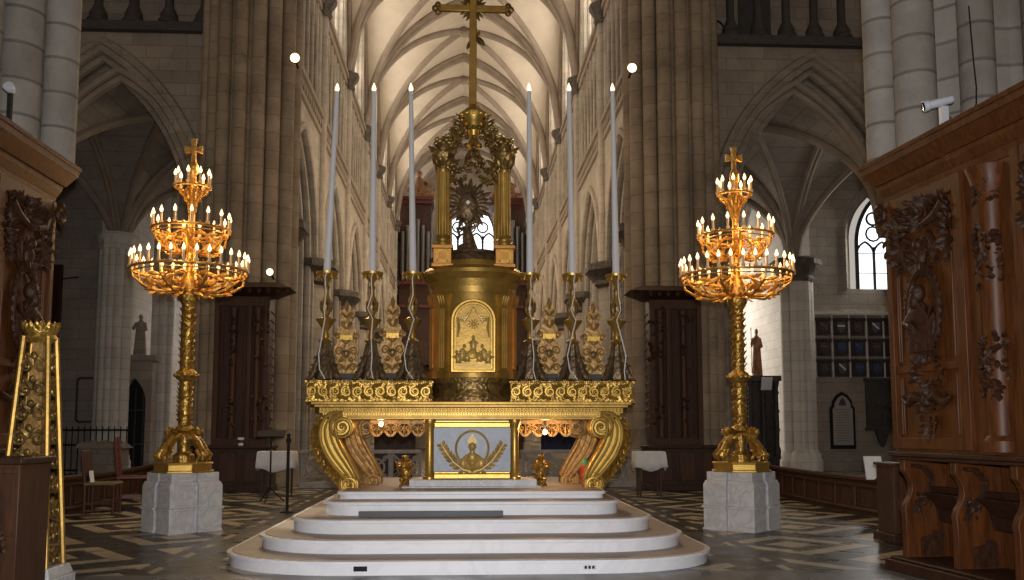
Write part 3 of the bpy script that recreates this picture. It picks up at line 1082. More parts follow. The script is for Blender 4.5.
def console(mir, y0, y1):
    """S-shaped leg: big volute under the slab, waisted shaft, small volute for a foot, leafy outer flank"""
    m = MB()
    c = lambda q: (mir * px(q[0]), L(1.652) - (q[1] - 418.5) * .01295)
    K = .01345
    # front band from the volute down to the foot
    fine, th = spline([c(q) for q in ((345, 415.5), (335, 418.5), (330.5, 428), (331.5, 440), (337, 453), (345, 465), (352, 475), (357, 483))], [k * K for k in (6, 12, 16, 18, 18, 16, 13, 10)])
    m.ribbon(fine, th, y0, y1)
    for o in (-.46, -.16, .16, .46):
        edge = []
        for i in range(len(fine)):
            a, b = fine[max(i - 1, 0)], fine[min(i + 1, len(fine) - 1)]
            dx, dz = b[0] - a[0], b[1] - a[1]
            l = math.hypot(dx, dz)
            edge.append((fine[i][0] - dz / l * th[i] * o, y0, fine[i][1] + dx / l * th[i] * o))
        m.tube(edge, .026 if abs(o) > .3 else .018, 8)
    # volutes
    for (q, r0, tu, w) in (((344, 427), 12.5 * K, 2.2, .05), ((351.5, 486), 10.5 * K, 2.1, .042)):
        fx, fz = c(q)
        m.lathe([(r0 * .93, 0), (r0 * .93, y1 - y0 - .02)], (0, 0, 0), 24) if False else None
        disc = [(fx + r0 * .9 * math.cos(a * PI / 12), fz + r0 * .9 * math.sin(a * PI / 12)) for a in range(24)]
        m.prism(disc, y0 + .015, y1)
        pts, rs = [], []
        for i in range(44):
            t = i / 43
            r = r0 * (1 - .86 * t)
            a = PI / 2 + mir * tu * 2 * PI * t
            pts.append((fx + r * math.cos(a), y0 + .01 - .03 * t, fz + r * math.sin(a)))
            rs.append(w * (.62 - .34 * t))
        m.tube(pts, rs, 8)
        m.ell((fx, y0 - .015, fz), (.03, .025, .03), None, 10, 6)
    # rings round the foot roll, seen from the side
    return m, c, K


def console_leaves(mir, y0, y1):
    m = MB()
    c = lambda q: (mir * px(q[0]), L(1.652) - (q[1] - 418.5) * .01295)
    K = .01345
    fine, th = spline([c(q) for q in ((333, 417), (325, 423), (322, 434), (324, 447), (330, 460), (338, 471), (345, 480))], [k * K for k in (6, 10, 13, 15, 14, 11, 7)])
    m.ribbon(fine, th, y0 + .09, y1 - .02)
    for i in range(1, len(fine) - 2, 2):
        a, b = fine[i], fine[i + 2] if i + 2 < len(fine) else fine[-1]
        d = Vector((b[0] - a[0], 0, b[1] - a[1])).normalized()
        nrm = Vector((d.z * mir, 0, -d.x * mir))
        if nrm.x * mir > 0:
            nrm = -nrm
        for yy in (.07, .17, .27):
            base = Vector((a[0], y0 + yy, a[1])) + nrm * th[i] * .36
            m.leaf(base, base + d * .11 + nrm * .03, Vector((nrm.x, -.5, nrm.z)), .11, .45, .2)
        m.leaf((a[0], y0 + .085, a[1]), Vector((a[0], y0 + .05, a[1])) + d * .15, (0, -1, 0), .14, .4, .15)
    return m


for mir in (1, -1):
    for dx, dy in ((0, 0), (mir * .22, .95)):
        mm, _c, _k = console(mir, .0, .34)
        leg = mm.build('leg', M['gold_smooth'] if dy == 0 else M['gold_wood'], altar, sharp=30)
        leg.location = (dx, dy, 0)
        console_leaves(mir, .0, .34).build('acanthus_leaves', M['gold'] if dy == 0 else M['gold_wood'], leg, sharp=30)
# pierced fringe hanging between the legs and the centre
for s in (-1, 1):
    for y_ in (.75,):
        m = MB()
        x0, x1 = (px(366), px(424)) if s < 0 else (px(522), px(580))
        m.box(x0, x1, y_, y_ + .04, L(1.585), L(1.66))
        nP = 4
        w = (x1 - x0) / nP
        for i in range(nP):
            c0 = x0 + w * (i + .5)
            m.ribbon([(c0 + .47 * w * math.cos(PI + a * PI / 10), L(1.59) + .17 * math.sin(PI + a * PI / 10)) for a in range(11)], .035, y_, y_ + .03)
            m.scroll(c0 - .05, L(1.53), y_ + .015, .05, .012, 1.2, PI / 2, .016, 14, 6, 1)
            m.scroll(c0 + .05, L(1.53), y_ + .015, .05, .012, 1.2, PI / 2, .016, 14, 6, -1)
            m.leaf((c0, y_ + .01, L(1.59)), (c0, y_, L(1.40)), (0, -1, 0), .045)
            m.leaf((c0 - .04, y_ + .01, L(1.45)), (c0 - .1, y_, L(1.56)), (0, -1, 0), .05)
            m.leaf((c0 + .04, y_ + .01, L(1.45)), (c0 + .1, y_, L(1.56)), (0, -1, 0), .05)
            m.leaf((x0 + w * i, y_ + .01, L(1.6)), (x0 + w * i, y_, L(1.46)), (0, -1, 0), .06)
        m.build('pierced_fringe', M['gold_wood'], altar)
# carved gilded gradine on the slab, in two lengths
for s in (-1, 1):
    x0, x1 = ((px(306.5), px(432)) if s < 0 else (px(512), px(637.5)))
    m = MB()
    m.box(x0, x1, .2, .62, L(1.88), L(2.155))
    m.box(x0 - .02, x1 + .02, .165, .62, L(2.135), L(2.165))
    m.box(x0 - .01, x1 + .01, .175, .62, L(1.88), L(1.905))
    gr = m.build('gradine', M['gold'], altar)
    m = MB()
    n = 11
    w = (x1 - x0) / n
    for i in range(n):
        c0 = x0 + w * (i + .5)
        up = 1 if i % 2 else -1
        m.scroll(c0, L(2.02), .185, .075, .015, 1.6, up * PI / 2, .017, 18, 6, up)
        m.leaf((c0 - .07, .19, L(2.02) - up * .06), (c0 + .02, .17, L(2.02) - up * .11), (0, -1, 0), .06)
        m.leaf((c0 + .03, .19, L(2.02) + up * .05), (c0 + .1, .17, L(2.02) + up * .1), (0, -1, 0), .06)
        m.ell((c0, .18, L(2.02)), (.025, .02, .025), None, 8, 5)
        m.leaf((c0 + w * .4, .19, L(1.93)), (c0 + w * .4, .17, L(2.11)), (0, -1, 0), .05)
    for i in range(60):
        x = x0 + (x1 - x0) * (i + .5) / 60
        m.ell((x, .165, L(2.15)), .012, None, 6, 4)
    m.build('scroll_frieze_molding', M['gold_smooth'], gr)

# lamp bulb under the altar on either side
for p, y, e, lab in ((545, 432, 13, 'glowing bulb behind the pierced fringe on the right under the altar'), (381, 424, 4, 'small lit bulb by the left scrolled leg under the altar')):
    c = W(p, y, 12.95)
    b = thing('light_bulb', lab, 'bulb', c)
    m = MB()
    m.ell((0, 0, 0), (.035, .035, .04), None, 12, 8)
    m.build('glass_globe', M['lamp_hot'], b)
    m = MB()
    m.lathe([(.016, 0), (.018, .12)], (0, 0, .035), 8)
    m.build('socket', M['black'], b)
    light('altar_bulb_light', 'POINT', c + Vector((0, -.06, 0)), e, (1, .62, .28), shadow_soft_size=.04)


# ------------------------------------------------------------------ gilt cherubs under the altar
def cherub(name, label, loc, mir):
    root = thing(name, label, 'figure', loc)
    m = MB()
    m.lathe([(.10, 0), (.11, .03), (.08, .06), (.09, .09), (.05, .12)], (0, 0, 0), 14)
    m.build('socle', M['gold'], root)
    m = MB()
    spine = [(0, 0, .10), (mir * .03, -.02, .16), (mir * .01, -.02, .24), (-mir * .02, 0, .32), (0, 0, .39), (0, 0, .43)]
    m.tube(spine, [.05, .075, .085, .08, .05, .03], 12)
    m.ell((0, -.01, .48), (.055, .06, .065), None, 12, 10)
    m.ell((0, -.07, .475), (.012, .014, .015), None, 6, 5)
    m.tube([(.06, 0, .36), (mir * .12, -.06, .30), (mir * .08, -.12, .26)], [.03, .026, .02], 8)
    m.tube([(-.06, 0, .36), (-mir * .13, -.04, .33), (-mir * .15, -.08, .42)], [.03, .026, .02], 8)
    m.tube([(.03, -.02, .16), (mir * .10, -.10, .14), (mir * .10, -.10, .03)], [.045, .04, .025], 8)
    m.tube([(-.03, -.02, .16), (-mir * .06, -.12, .12), (-mir * .02, -.10, .02)], [.045, .04, .025], 8)
    m.build('body', M['gold'], root)
    m = MB()
    for s in (-1, 1):
        for i in range(4):
            m.leaf((s * .03, .07, .36), (s * (.10 + .03 * i), .10, .46 - .06 * i), (0, -1, 0), .05)
    m.build('wing', M['gold'], root)
    m = MB()
    for i in range(9):
        a = i * 2 * PI / 9
        m.ell((.045 * math.cos(a), .01 + .045 * math.sin(a), .52), .022, None, 6, 5)
    m.build('curl_hair', M['gold'], root)
    return root


c = W(405, 489, 12.75)
cherub('cherub_figure', 'small gilt cherub crouching on the step, left of the blue marble front', (c.x, 12.75, .735), 1).scale = (.78, .78, .78)
c = W(541, 489, 12.75)
cherub('cherub_figure', 'small gilt cherub crouching on the step, right of the blue marble front', (c.x, 12.75, .735), -1).scale = (.78, .78, .78)

c = W(585, 478, 12.98)
rc = thing('red_canister', 'small red canister with green top on the platform behind the right altar leg', 'canister', (c.x, 12.98, .735))
m = MB()
m.lathe([(.04, 0), (.065, .01), (.065, .24), (.05, .27)], (0, 0, 0), 14)
m.build('body', plain('bright_red', (.5, .04, .025), .4, 0, .05), rc)
m = MB()
m.lathe([(.05, .27), (.05, .34), (.03, .37)], (0, 0, 0), 14)
m.build('cap', plain('green_cap', (.12, .3, .1), .5, 0, .05), rc)

# ------------------------------------------------------------------ tabernacle
TX = W(473, 300, 12.95).x
tab = thing('tabernacle', 'tall gilded tabernacle with relief door and open columned canopy on the altar', 'tabernacle', (TX, 13.0, 1.88))
T_ = lambda z: z - 1.88
plan = [(.62 * math.sin(a), -.60 * math.cos(a)) for a in [2 * PI * i / 40 for i in range(40)]]
m = MB()
m.plan(plan, T_(1.88), T_(1.94), 1.02, 1.02)
m.plan(plan, T_(1.94), T_(2.05), .95, .9)
m.plan(plan, T_(2.05), T_(2.14), .9, .9)
m.plan(plan, T_(2.14), T_(2.2), .98, 1.0)
m.build('base', M['gold_old'], tab)
m = MB()
m.plan(plan, T_(2.2), T_(3.40), .94, .94)
m.build('body', M['gold_old_smooth'], tab, bevel=.01)
m = MB()
m.plan(plan, T_(3.38), T_(3.46), .97, .99)
m.plan(plan, T_(3.46), T_(3.56), .99, 1.04)
m.plan(plan, T_(3.56), T_(3.64), 1.06, 1.16)
m.plan(plan, T_(3.64), T_(3.69), 1.19, 1.19)
m.plan(plan, T_(3.69), T_(3.74), 1.19, 1.1)
m.plan(plan, T_(3.74), T_(3.84), .9, .86)
m.build('cornice', M['gold_old_smooth'], tab)
m = MB()
m.plan(plan, T_(3.84), T_(3.97), .62, .55)
m.plan(plan, T_(3.97), T_(4.01), .66, .64)
m.build('dais', M['bronze'], tab)
# pilasters
for s in (-1, 1):
    for ang, xx, yy in ((s * .72, s * .40, -.44), (s * 1.05, s * .54, -.30)):
        m = MB(Matrix.Translation((xx, yy, 0)) @ Matrix.Rotation(ang, 4, 'Z'))
        m.box(-.075, .075, -.06, .05, T_(2.2), T_(2.3))
        m.box(-.055, .055, -.04, .05, T_(2.3), T_(3.2))
        for i in range(3):
            m.tube([(-.033 + i * .033, -.042, T_(2.34)), (-.033 + i * .033, -.042, T_(3.16))], .012, 6)
        m.fr(-.055, .055, -.04, .05, T_(3.2), -.08, .08, -.075, .05, T_(3.36))
        for i in range(3):
            m.leaf((-.04 + i * .04, -.045, T_(3.2)), (-.045 + i * .045, -.085, T_(3.34)), (0, -1, 0), .045)
        m.build('pilaster', M['orange_gold'] if abs(ang) > .9 else M['gold_old_smooth'], tab)
# door with arched relief
fy = -.575
dr = MB()
def arch_round(hw, zb, zs, n=16):
    return [(-hw, zb)] + [(-hw * math.cos(i * PI / n), zs + hw * math.sin(i * PI / n)) for i in range(n + 1)] + [(hw, zb)]
dr.prism(arch_round(.27, T_(2.29), T_(2.97)), fy - .02, fy + .03)
door = dr.build('door', M['gold_old_smooth'], tab)
m = MB()
for hw, r in ((.285, .022), (.245, .012)):
    pts = [(x, fy - .02, z) for x, z in arch_round(hw, T_(2.29) + (.285 - hw), T_(2.97))]
    m.tube(pts + [], r, 6, True)
for x, z in arch_round(.30, T_(2.28), T_(2.97), 30)[1:-1]:
    m.ell((x, fy - .025, z), .012, None, 6, 4)
m.build('frame', M['gold_smooth'], door)
m = MB()
# canopy swags
for s in (-1, 1):
    for k in range(3):
        m.tube([(s * .02, fy - .03, T_(3.13)), (s * (.09 + .02 * k), fy - .035, T_(3.02 - .03 * k)), (s * .21, fy - .03, T_(3.02 - .015 * k))], [.01, .02, .008], 6)
    m.tube([(s * .21, fy - .03, T_(3.02)), (s * .195, fy - .035, T_(2.88)), (s * .215, fy - .03, T_(2.75))], [.015, .025, .01], 6)
m.lathe([(.012, 0), (.012, .02)], (0, fy - .04, T_(3.14)), 8)
# ground line and figures
for x, z, h, ln in ((0, 2.57, .2, 0), (-.15, 2.43, .22, .12), (.15, 2.43, .22, -.12), (-.2, 2.40, .16, -.1), (.2, 2.40, .16, .1), (-.08, 2.42, .15, .3), (.08, 2.42, .15, -.3)):
    z = T_(z)
    m.ell((x, fy - .03, z + h * .38), (.045, .03, h * .42), (0, ln, 0), 10, 8)
    m.ell((x + ln * .25, fy - .045, z + h * .9), (.023, .025, .028), None, 8, 6)
    m.tube([(x - .03, fy - .04, z + h * .6), (x - .06 + ln * .2, fy - .06, z + h * .5), (x - .02 + ln * .2, fy - .065, z + h * .42)], .011, 6)
    m.tube([(x + .03, fy - .04, z + h * .6), (x + .06 + ln * .2, fy - .06, z + h * .5), (x + .02 + ln * .2, fy - .065, z + h * .42)], .011, 6)
    m.tube([(x - .02, fy - .04, z + h * .2), (x - .03, fy - .05, z)], .016, 6)
    m.tube([(x + .02, fy - .04, z + h * .2), (x + .03, fy - .05, z)], .016, 6)
m.box(-.23, .23, fy - .04, fy, T_(2.36), T_(2.385))
m.build('relief_group', M['gold_relief'], door)
m = MB(Matrix.Translation((-.012, fy - .05, T_(2.52))) @ Matrix.Rotation(PI / 2, 4, 'X'))
m.lathe([(.062, -.02), (.066, .0), (.055, .018), (.0, .03)], (0, 0, 0), 20)
m.build('host_disc', M['gold_smooth'], door)
m = MB()
m.ell((0, fy - .03, T_(2.93)), (.03, .02, .03), None, 10, 6)
for i in range(10):
    a = i * 2 * PI / 10
    m.leaf((.03 * math.cos(a), fy - .025, T_(2.93) + .03 * math.sin(a)), (.08 * math.cos(a), fy - .025, T_(2.93) + .08 * math.sin(a)), (0, -1, 0), .016)
m.build('radiant_eye', M['gold_relief'], door)
# pedestals and columns of the canopy
for s in (-1, 1):
    for yy in (-.32, .3):
        m = MB()
        xx = s * (.43 if yy < 0 else .40)
        m.box(xx - .15, xx + .15, yy - .14, yy + .14, T_(3.74), T_(3.79))
        m.box(xx - .125, xx + .125, yy - .115, yy + .115, T_(3.79), T_(4.0))
        m.box(xx - .15, xx + .15, yy - .14, yy + .14, T_(4.0), T_(4.05))
        pd = m.build('pedestal', M['orange_gold'], tab, bevel=.006)
        m = MB()
        for x0 in (-.075, .075):
            m.box(xx + x0 - .012, xx + x0 + .012, yy - .128, yy - .11, T_(3.82), T_(3.98))
        for z0 in (3.82, 3.965):
            m.box(xx - .075, xx + .075, yy - .128, yy - .11, T_(z0), T_(z0 + .022))
        m.build('panel_molding', M['gold_smooth'], pd)
        m = MB()
        m.lathe([(.12, T_(4.05)), (.12, T_(4.09)), (.1, T_(4.11)), (.11, T_(4.14)), (.088, T_(4.17)), (.09, T_(4.4)), (.078, T_(5.12)), (.09, T_(5.14)), (.08, T_(5.16))], (xx, yy, 0), 16)
        for i in range(12):
            a = i * PI / 6
            m.tube([(xx + .086 * math.cos(a), yy + .086 * math.sin(a), T_(4.2)), (xx + .077 * math.cos(a), yy + .077 * math.sin(a), T_(5.1))], .011, 5)
        cl = m.build('column', M['gold_old_smooth'], tab)
        m = MB()
        m.lathe([(.08, T_(5.16)), (.10, T_(5.25)), (.15, T_(5.33)), (.16, T_(5.36))], (xx, yy, 0), 12)
        for ring, (zz, rr) in enumerate(((5.16, .09), (5.22, .11))):
            for i in range(8):
                a = i * PI / 4 + ring * .4
                ca, sa = math.cos(a), math.sin(a)
                m.leaf((xx + rr * ca, yy + rr * sa, T_(zz)), (xx + (rr + .06) * ca, yy + (rr + .06) * sa, T_(zz + .13)), (ca, sa, 0), .07)
        m.build('capital', M['gold_old'], cl)
        m = MB()
        m.ell((xx, yy, T_(5.46)), (.105, .1, .12), None, 14, 10)
        m.ell((xx, yy - .1, T_(5.45)), (.018, .02, .022), None, 6, 5)
        for i in range(14):
            a = i * 2.4
            m.ell((xx + .1 * math.cos(a), yy + .02 + .08 * math.sin(a), T_(5.5 + .006 * i)), .04, None, 6, 5)
        for q in (-1, 1):
            for i in range(4):
                m.leaf((xx + q * .08, yy, T_(5.40)), (xx + q * (.13 + .03 * i), yy + .02, T_(5.28 + .07 * i)), (0, -1, 0), .06)
        m.build('cherub_head', M['gold_old'], cl)
# scroll ribs of the canopy
for s in (-1, 1):
    for yy in (-.32, .3):
        m = MB()
        xx = s * .42
        pts = [(xx, yy, T_(5.42)), (xx * .93, yy * .93, T_(5.54)), (xx * .78, yy * .78, T_(5.60)), (xx * .62, yy * .6, T_(5.64)), (xx * .50, yy * .5, T_(5.76)), (xx * .40, yy * .4, T_(5.90)), (xx * .26, yy * .25, T_(6.0))]
        m.tube(pts, [.05, .055, .05, .045, .05, .045, .04], 10)
        m.scroll(xx * .84, T_(5.60), yy, .10, .02, 1.4, PI / 2, .03, 18, 8, 1 if s > 0 else -1)
        m.scroll(xx * .58, T_(5.78), yy * .6, .09, .02, 1.4, PI / 2, .028, 18, 8, 1 if s > 0 else -1)
        for i in range(len(pts) - 1):
            a, b = Vector(pts[i]), Vector(pts[i + 1])
            for k in range(2):
                p0 = a.lerp(b, k / 2)
                o = Vector((s * .8, -.4 if yy < 0 else .4, .3 + .5 * k)).normalized()
                for q in (-.04, .04):
                    m.leaf(p0 + Vector((q, 0, 0)), p0 + Vector((q * 1.5, 0, 0)) + o * .095, (0, -1, .3), .06, .35, .2)
        m.build('canopy_rib', M['gold_old'], tab)
# flower garlands slung between the columns and roses on the canopy
m = MB()
for yy in (-.36, .34):
    for half in (-1, 1):
        a, b = Vector((half * .40, yy, T_(5.36))), Vector((0, yy * .7, T_(5.50)))
        for i in range(11):
            t = i / 10
            p0 = a.lerp(b, t) - Vector((0, 0, .30 * math.sin(PI * t)))
            m.ell(p0, (.036, .034, .034), None, 7, 5)
            for q in range(3):
                d = Vector((random.uniform(-1, 1), random.uniform(-1, .2), random.uniform(-1, 1))).normalized()
                m.leaf(p0, p0 + d * .075, (0, -1, 0), .045)
for i in range(16):
    a = i * 2 * PI / 16
    for rz_ in ((.27, 5.66), (.19, 5.83)):
        m.ell((rz_[0] * math.cos(a), rz_[0] * .75 * math.sin(a), T_(rz_[1])), .036, None, 7, 5)
m.build('garland_foliage', M['gold_old'], tab)
m = MB()
m.lathe([(.05, T_(5.52)), (.1, T_(5.6)), (.06, T_(5.7)), (.09, T_(5.8)), (.15, T_(5.93)), (.2, T_(6.0)), (.21, T_(6.06)), (.17, T_(6.1)), (.13, T_(6.14)), (.05, T_(6.2))], (0, 0, 0), 20)
for i in range(12):
    a = i * PI / 6
    m.ell((.2 * math.cos(a), .2 * math.sin(a), T_(6.03)), .03, None, 6, 5)
m.build('crown', M['gold_smooth'], tab)
m = MB()
for i in range(8):
    a = i * PI / 4
    m.leaf((.05 * math.cos(a), .05 * math.sin(a), T_(5.55)), (.13 * math.cos(a), .13 * math.sin(a), T_(5.38)), (math.cos(a), math.sin(a), 0), .07)
m.build('pendant', M['gold_old'], tab)

# cross on the crown
cx_z = ZY(9, 13.0)
cr = thing('altar_cross', 'tall gilt cross with rounded arm ends on top of the tabernacle', 'cross', (TX - .015, 13.0, 6.075))
C_ = lambda z: z - 6.075
m = MB()
m.box(-.055, .055, -.04, .04, C_(6.09), C_(8.0))
m.box(-.5, .5, -.036, .036, C_(cx_z - .05), C_(cx_z + .05))
m.build('shaft', M['gold_old_smooth'], cr, bevel=.012)
for (ex, ez) in ((-.50, cx_z), (.50, cx_z), (0, 8.02)):
    m = MB()
    for i in range(3):
        a = {-.50: PI, .50: 0, 0: PI / 2}[ex] + (i - 1) * 1.3
        m.ell((ex + .055 * math.cos(a), 0, C_(ez) + .055 * math.sin(a)), (.05, .045, .05), None, 10, 8)
    m.ell((ex, -.02, C_(ez)), (.035, .04, .035), None, 8, 6)
    m.build('finial', M['gold_old'], cr)
m = MB()
for i in range(20):
    a = PI / 20 + i * PI / 10
    if abs(math.sin(2 * a)) < .45:
        continue
    m.leaf((.05 * math.cos(a), -.02, C_(cx_z) + .05 * math.sin(a)), (.22 * math.cos(a), -.02, C_(cx_z) + .22 * math.sin(a)), (0, -1, 0), .05)
m.build('sunburst', M['gold_old'], cr)
m = MB()
m.leaf((.05, -.04, C_(7.22)), (.17, -.06, C_(7.06)), (0, -1, 0), .1, .3, .1)
m.leaf((.05, -.04, C_(7.2)), (.1, -.06, C_(7.3)), (0, -1, 0), .06)
m.leaf((-.05, -.04, C_(7.15)), (-.09, -.06, C_(7.0)), (0, -1, 0), .05)
m.lathe([(.075, 0), (.09, .03), (.07, .08)], (0, 0, C_(6.09)), 12)
m.build('drapery', M['gold_old'], cr)

# monstrance inside the canopy
mo_z = ZY(204, 13.0)
mo = thing('monstrance', 'dark bronze sunburst monstrance between the tabernacle columns', 'monstrance', (W(468, 204, 13).x, 13.0, 4.01 - .0))
O_ = lambda z: z - 4.01
m = MB()
m.lathe([(.2, 0), (.2, .03), (.15, .06), (.13, .12), (.06, .16), (.05, .22), (.08, .26), (.04, .3), (.035, O_(mo_z) - .15)], (0, 0, 0), 16)
m.build('foot', M['bronze'], mo)
m = MB()
m.tube([(.03, 0, .10), (.0, 0, .25), (-.02, 0, .4)], [.1, .085, .05], 10)
m.ell((-.02, -.01, .47), (.045, .05, .055), None, 10, 8)
m.tube([(.04, 0, .36), (.14, -.04, .42), (.1, -.02, .55)], [.03, .025, .02], 8)
m.tube([(-.07, 0, .36), (-.15, -.04, .36), (-.12, -.08, .25)], [.03, .025, .02], 8)
m.build('angel_support', M['bronze'], mo)
m = MB()
for i in range(26):
    a = i * 2 * PI / 26
    r = .39 if i % 2 == 0 else .31
    m.leaf((.13 * math.cos(a), 0, O_(mo_z) + .15 * math.sin(a)), (r * math.cos(a), 0, O_(mo_z) + r * math.sin(a)), (0, -1, 0), .075, .2)
m.build('sunburst', M['bronze'], mo)
m = MB()
m.ell((0, -.02, O_(mo_z) - .05), (.15, .06, .22), None, 14, 10)
m.build('cloud_disc', M['bronze'], mo)
m = MB()
m.cbox((0, -.09, O_(mo_z) + .0), (.045, .03, .045), (0, PI / 4, 0))
m.build('crystal', plain('white_crystal', (.85, .85, .85), .1, 0, .02), mo)


# ------------------------------------------------------------------ altar candlesticks and candles
def candlestick():
    root = thing('candlestick', '', 'candlestick', group='tall altar candlesticks on the gilded gradine')
    m = MB()
    for k in range(3):
        a = -PI / 2 + k * 2 * PI / 3 + PI / 3
        ca, sa = math.cos(a), math.sin(a)
        m.tube([(.06 * ca, .06 * sa, .52), (.09 * ca, .09 * sa, .34), (.15 * ca, .15 * sa, .17), (.2 * ca, .2 * sa, .06), (.24 * ca, .24 * sa, .025)], [.025, .035, .045, .04, .025], 8)
        m.ell((.23 * ca, .23 * sa, .03), (.05, .05, .03), None, 8, 6)
        for j in range(3):
            m.leaf((.1 * ca + .03 * j * ca, .1 * sa + .03 * j * sa, .36 - .1 * j), (.17 * ca + .04 * j * ca, .17 * sa + .04 * j * sa, .30 - .1 * j), (ca, sa, .4), .09)
    m.lathe([(.14, .03), (.15, .06), (.11, .2), (.075, .4), (.06, .52), (.09, .55)], (0, 0, 0), 9)
    m.build('tripod_foot', M['bronze'], root)
    m = MB()
    m.lathe([(.06, .52), (.1, .56), (.045, .6), (.05, .64), (.035, .7), (.075, .76), (.1, .80), (.13, .84), (.14, .86), (.08, .88), (.04, .92), (.07, .98), (.085, 1.04), (.07, 1.12), (.035, 1.2), (.03, 1.28), (.05, 1.31), (.03, 1.34), (.028, 1.4)], (0, 0, 0), 16)
    m.build('stem', M['gold_old_smooth'], root)
    m = MB()
    for i in range(10):
        a = i * PI / 5
        m.leaf((.07 * math.cos(a), .07 * math.sin(a), .97), (.08 * math.cos(a), .08 * math.sin(a), 1.12), (math.cos(a), math.sin(a), 0), .05)
    m.build('knop', M['bronze'], root)
    m = MB()
    m.lathe([(.03, 1.38), (.06, 1.42), (.10, 1.46), (.15, 1.49), (.155, 1.52), (.12, 1.515), (.03, 1.50)], (0, 0, 0), 20)
    for i in range(14):
        a = i * PI / 7
        m.leaf((.12 * math.cos(a), .12 * math.sin(a), 1.5), (.14 * math.cos(a), .14 * math.sin(a), 1.42), (math.cos(a), math.sin(a), 0), .035)
    m.build('drip_pan', M['gold_smooth'], root)
    return root


cs0 = candlestick()
CANDLES = [(325, 337, 'outermost on the left'), (371, 374, 'second from the left'), (412, 411, 'next to the tabernacle on its left'),
           (530, 529, 'next to the tabernacle on its right'), (573, 569, 'second from the right'), (617, 612.5, 'outermost on the right')]
GZ = 2.166
sticks = []
for i, (pb, pt, lab) in enumerate(CANDLES):
    b = W(pb, 375, 12.78)
    r = cs0 if i == 0 else copy_tree(cs0)
    r.location = (b.x, 12.78, GZ)
    r.rotation_euler.z = 0
    r['label'] = f'gilt bronze altar candlestick trailing a white flex, {lab}'
    sticks.append(r)
    t = W(pt, 92, 12.78)
    top_h = t.z - (GZ + 1.5)
    c = thing('candle', f'tall white altar candle with a lit bulb tip, {lab}', 'candle', (b.x, 12.78, GZ + 1.503), 0, 'tall white candles on the altar')
    c.rotation_euler = (0, math.atan2(t.x - b.x - .02 * (1 if i < 3 else -1) * 0, top_h), 0)
    m = MB()
    m.lathe([(.054, 0), (.051, .05), (.037, top_h * .6), (.030, top_h), (.02, top_h + .01)], (0, 0, 0), 16)
    m.build('wax_shaft', M['candle'], c)
    m = MB()
    m.lathe([(.016, 0), (.03, .02), (.032, .045), (.02, .085), (.004, .125)], (0, 0, top_h + .005), 12)
    m.build('bulb_flame', M['flame'], c)


for i, r in enumerate(sticks):
    # each flex hangs its own way
    m = MB()
    w1, w2 = random.uniform(-.05, .05), random.uniform(.02, .12) * (1 if i % 2 else -1)
    m.tube([(0.02, -.15, 1.5), (0.0, -.17, 1.42), (.01, -.13, 1.2), (w1, -.15, 1.0), (-w1 * .6, -.16, .85), (w2 * .4, -.2, .6), (w2, -.24, .35), (w2 * .7, -.24, .15), (w2 * .2 + .05, -.27, .02)], .008, 6)
    m.build('flex', M['cable'], r)

# gilded carved reliquaries between the candlesticks
def reliquary():
    root = thing('reliquary', '', 'reliquary', group='gilded carved reliquaries standing between the candlesticks')
    m = MB()
    m.box(-.17, .17, -.09, .09, 0, .05)
    m.box(-.14, .14, -.07, .07, .05, .12)
    m.build('foot', M['dark_stone'], root, bevel=.008)
    out = [(.12, .12), (.17, .15), (.20, .22), (.17, .28), (.13, .32), (.15, .38), (.20, .44), (.19, .52), (.14, .58), (.16, .64), (.21, .66), (.22, .70), (.15, .74), (.13, .80), (.09, .84), (.085, .92), (.12, .98), (.11, 1.06), (.06, 1.10), (.03, 1.17), (0, 1.2)]
    poly = out + [(-x, z) for x, z in reversed(out[:-1])]
    m = MB()
    k = len(out)
    for i in range(k - 1):   # built in bands so that the outline stays crisp
        (xa, za), (xb, zb) = out[i], out[i + 1]
        m.add([(-xa, -.04, za), (xa, -.04, za), (xb, -.04, zb), (-xb, -.04, zb), (-xa, .03, za), (xa, .03, za), (xb, .03, zb), (-xb, .03, zb)],
              [(0, 1, 2, 3), (7, 6, 5, 4), (1, 5, 6, 2), (0, 3, 7, 4)])
    m.build('carved_board', M['gold_wood'], root)
    m = MB()
    for s in (-1, 1):
        for (x, z, r, a0, wy) in ((.12, .21, .06, 0, 1), (.12, .45, .07, PI, -1), (.15, .68, .05, 0, 1), (.07, 1.0, .05, PI / 2, -1), (.08, .33, .04, 0, -1), (.055, .86, .035, 0, 1)):
            m.scroll(s * x, z, -.045, r, .012, 1.4, a0 if s > 0 else PI - a0, .017, 16, 6, wy * s)
        for z in (.17, .35, .56, .78, .95):
            m.leaf((0, -.05, z), (s * .09, -.06, z + .1), (0, -1, 0), .05)
    m.leaf((0, -.05, 1.05), (0, -.05, 1.22), (0, -1, 0), .08)
    m.build('scroll_molding', M['gold_wood'], root)
    m = MB()
    m.box(-.11, .11, -.065, -.04, .615, .70)
    m.build('relic_panel', M['gold_smooth'], root, bevel=.006)
    m = MB()
    m.ell((0, -.045, .42), (.05, .02, .055), None, 12, 8)
    m.leaf((-.07, -.045, .47), (0, -.045, .36), (0, -1, 0), .05)
    m.leaf((.07, -.045, .47), (0, -.045, .36), (0, -1, 0), .05)
    m.build('carved_cartouche', M['bronze'], root)
    return root


rel = reliquary()
for i, (p, lab) in enumerate(((345.5, 'first from the left'), (392, 'nearest the tabernacle on its left'), (549.5, 'nearest the tabernacle on its right'), (594, 'first from the right'))):
    b = W(p, 376, 12.8)
    r = rel if i == 0 else copy_tree(rel)
    r.location = (b.x, 12.86, GZ)
    r.scale = (.84, 1, .93 if i in (0, 3) else .98)
    r['label'] = f'gilded scroll-edged carved reliquary between candlesticks, {lab}'


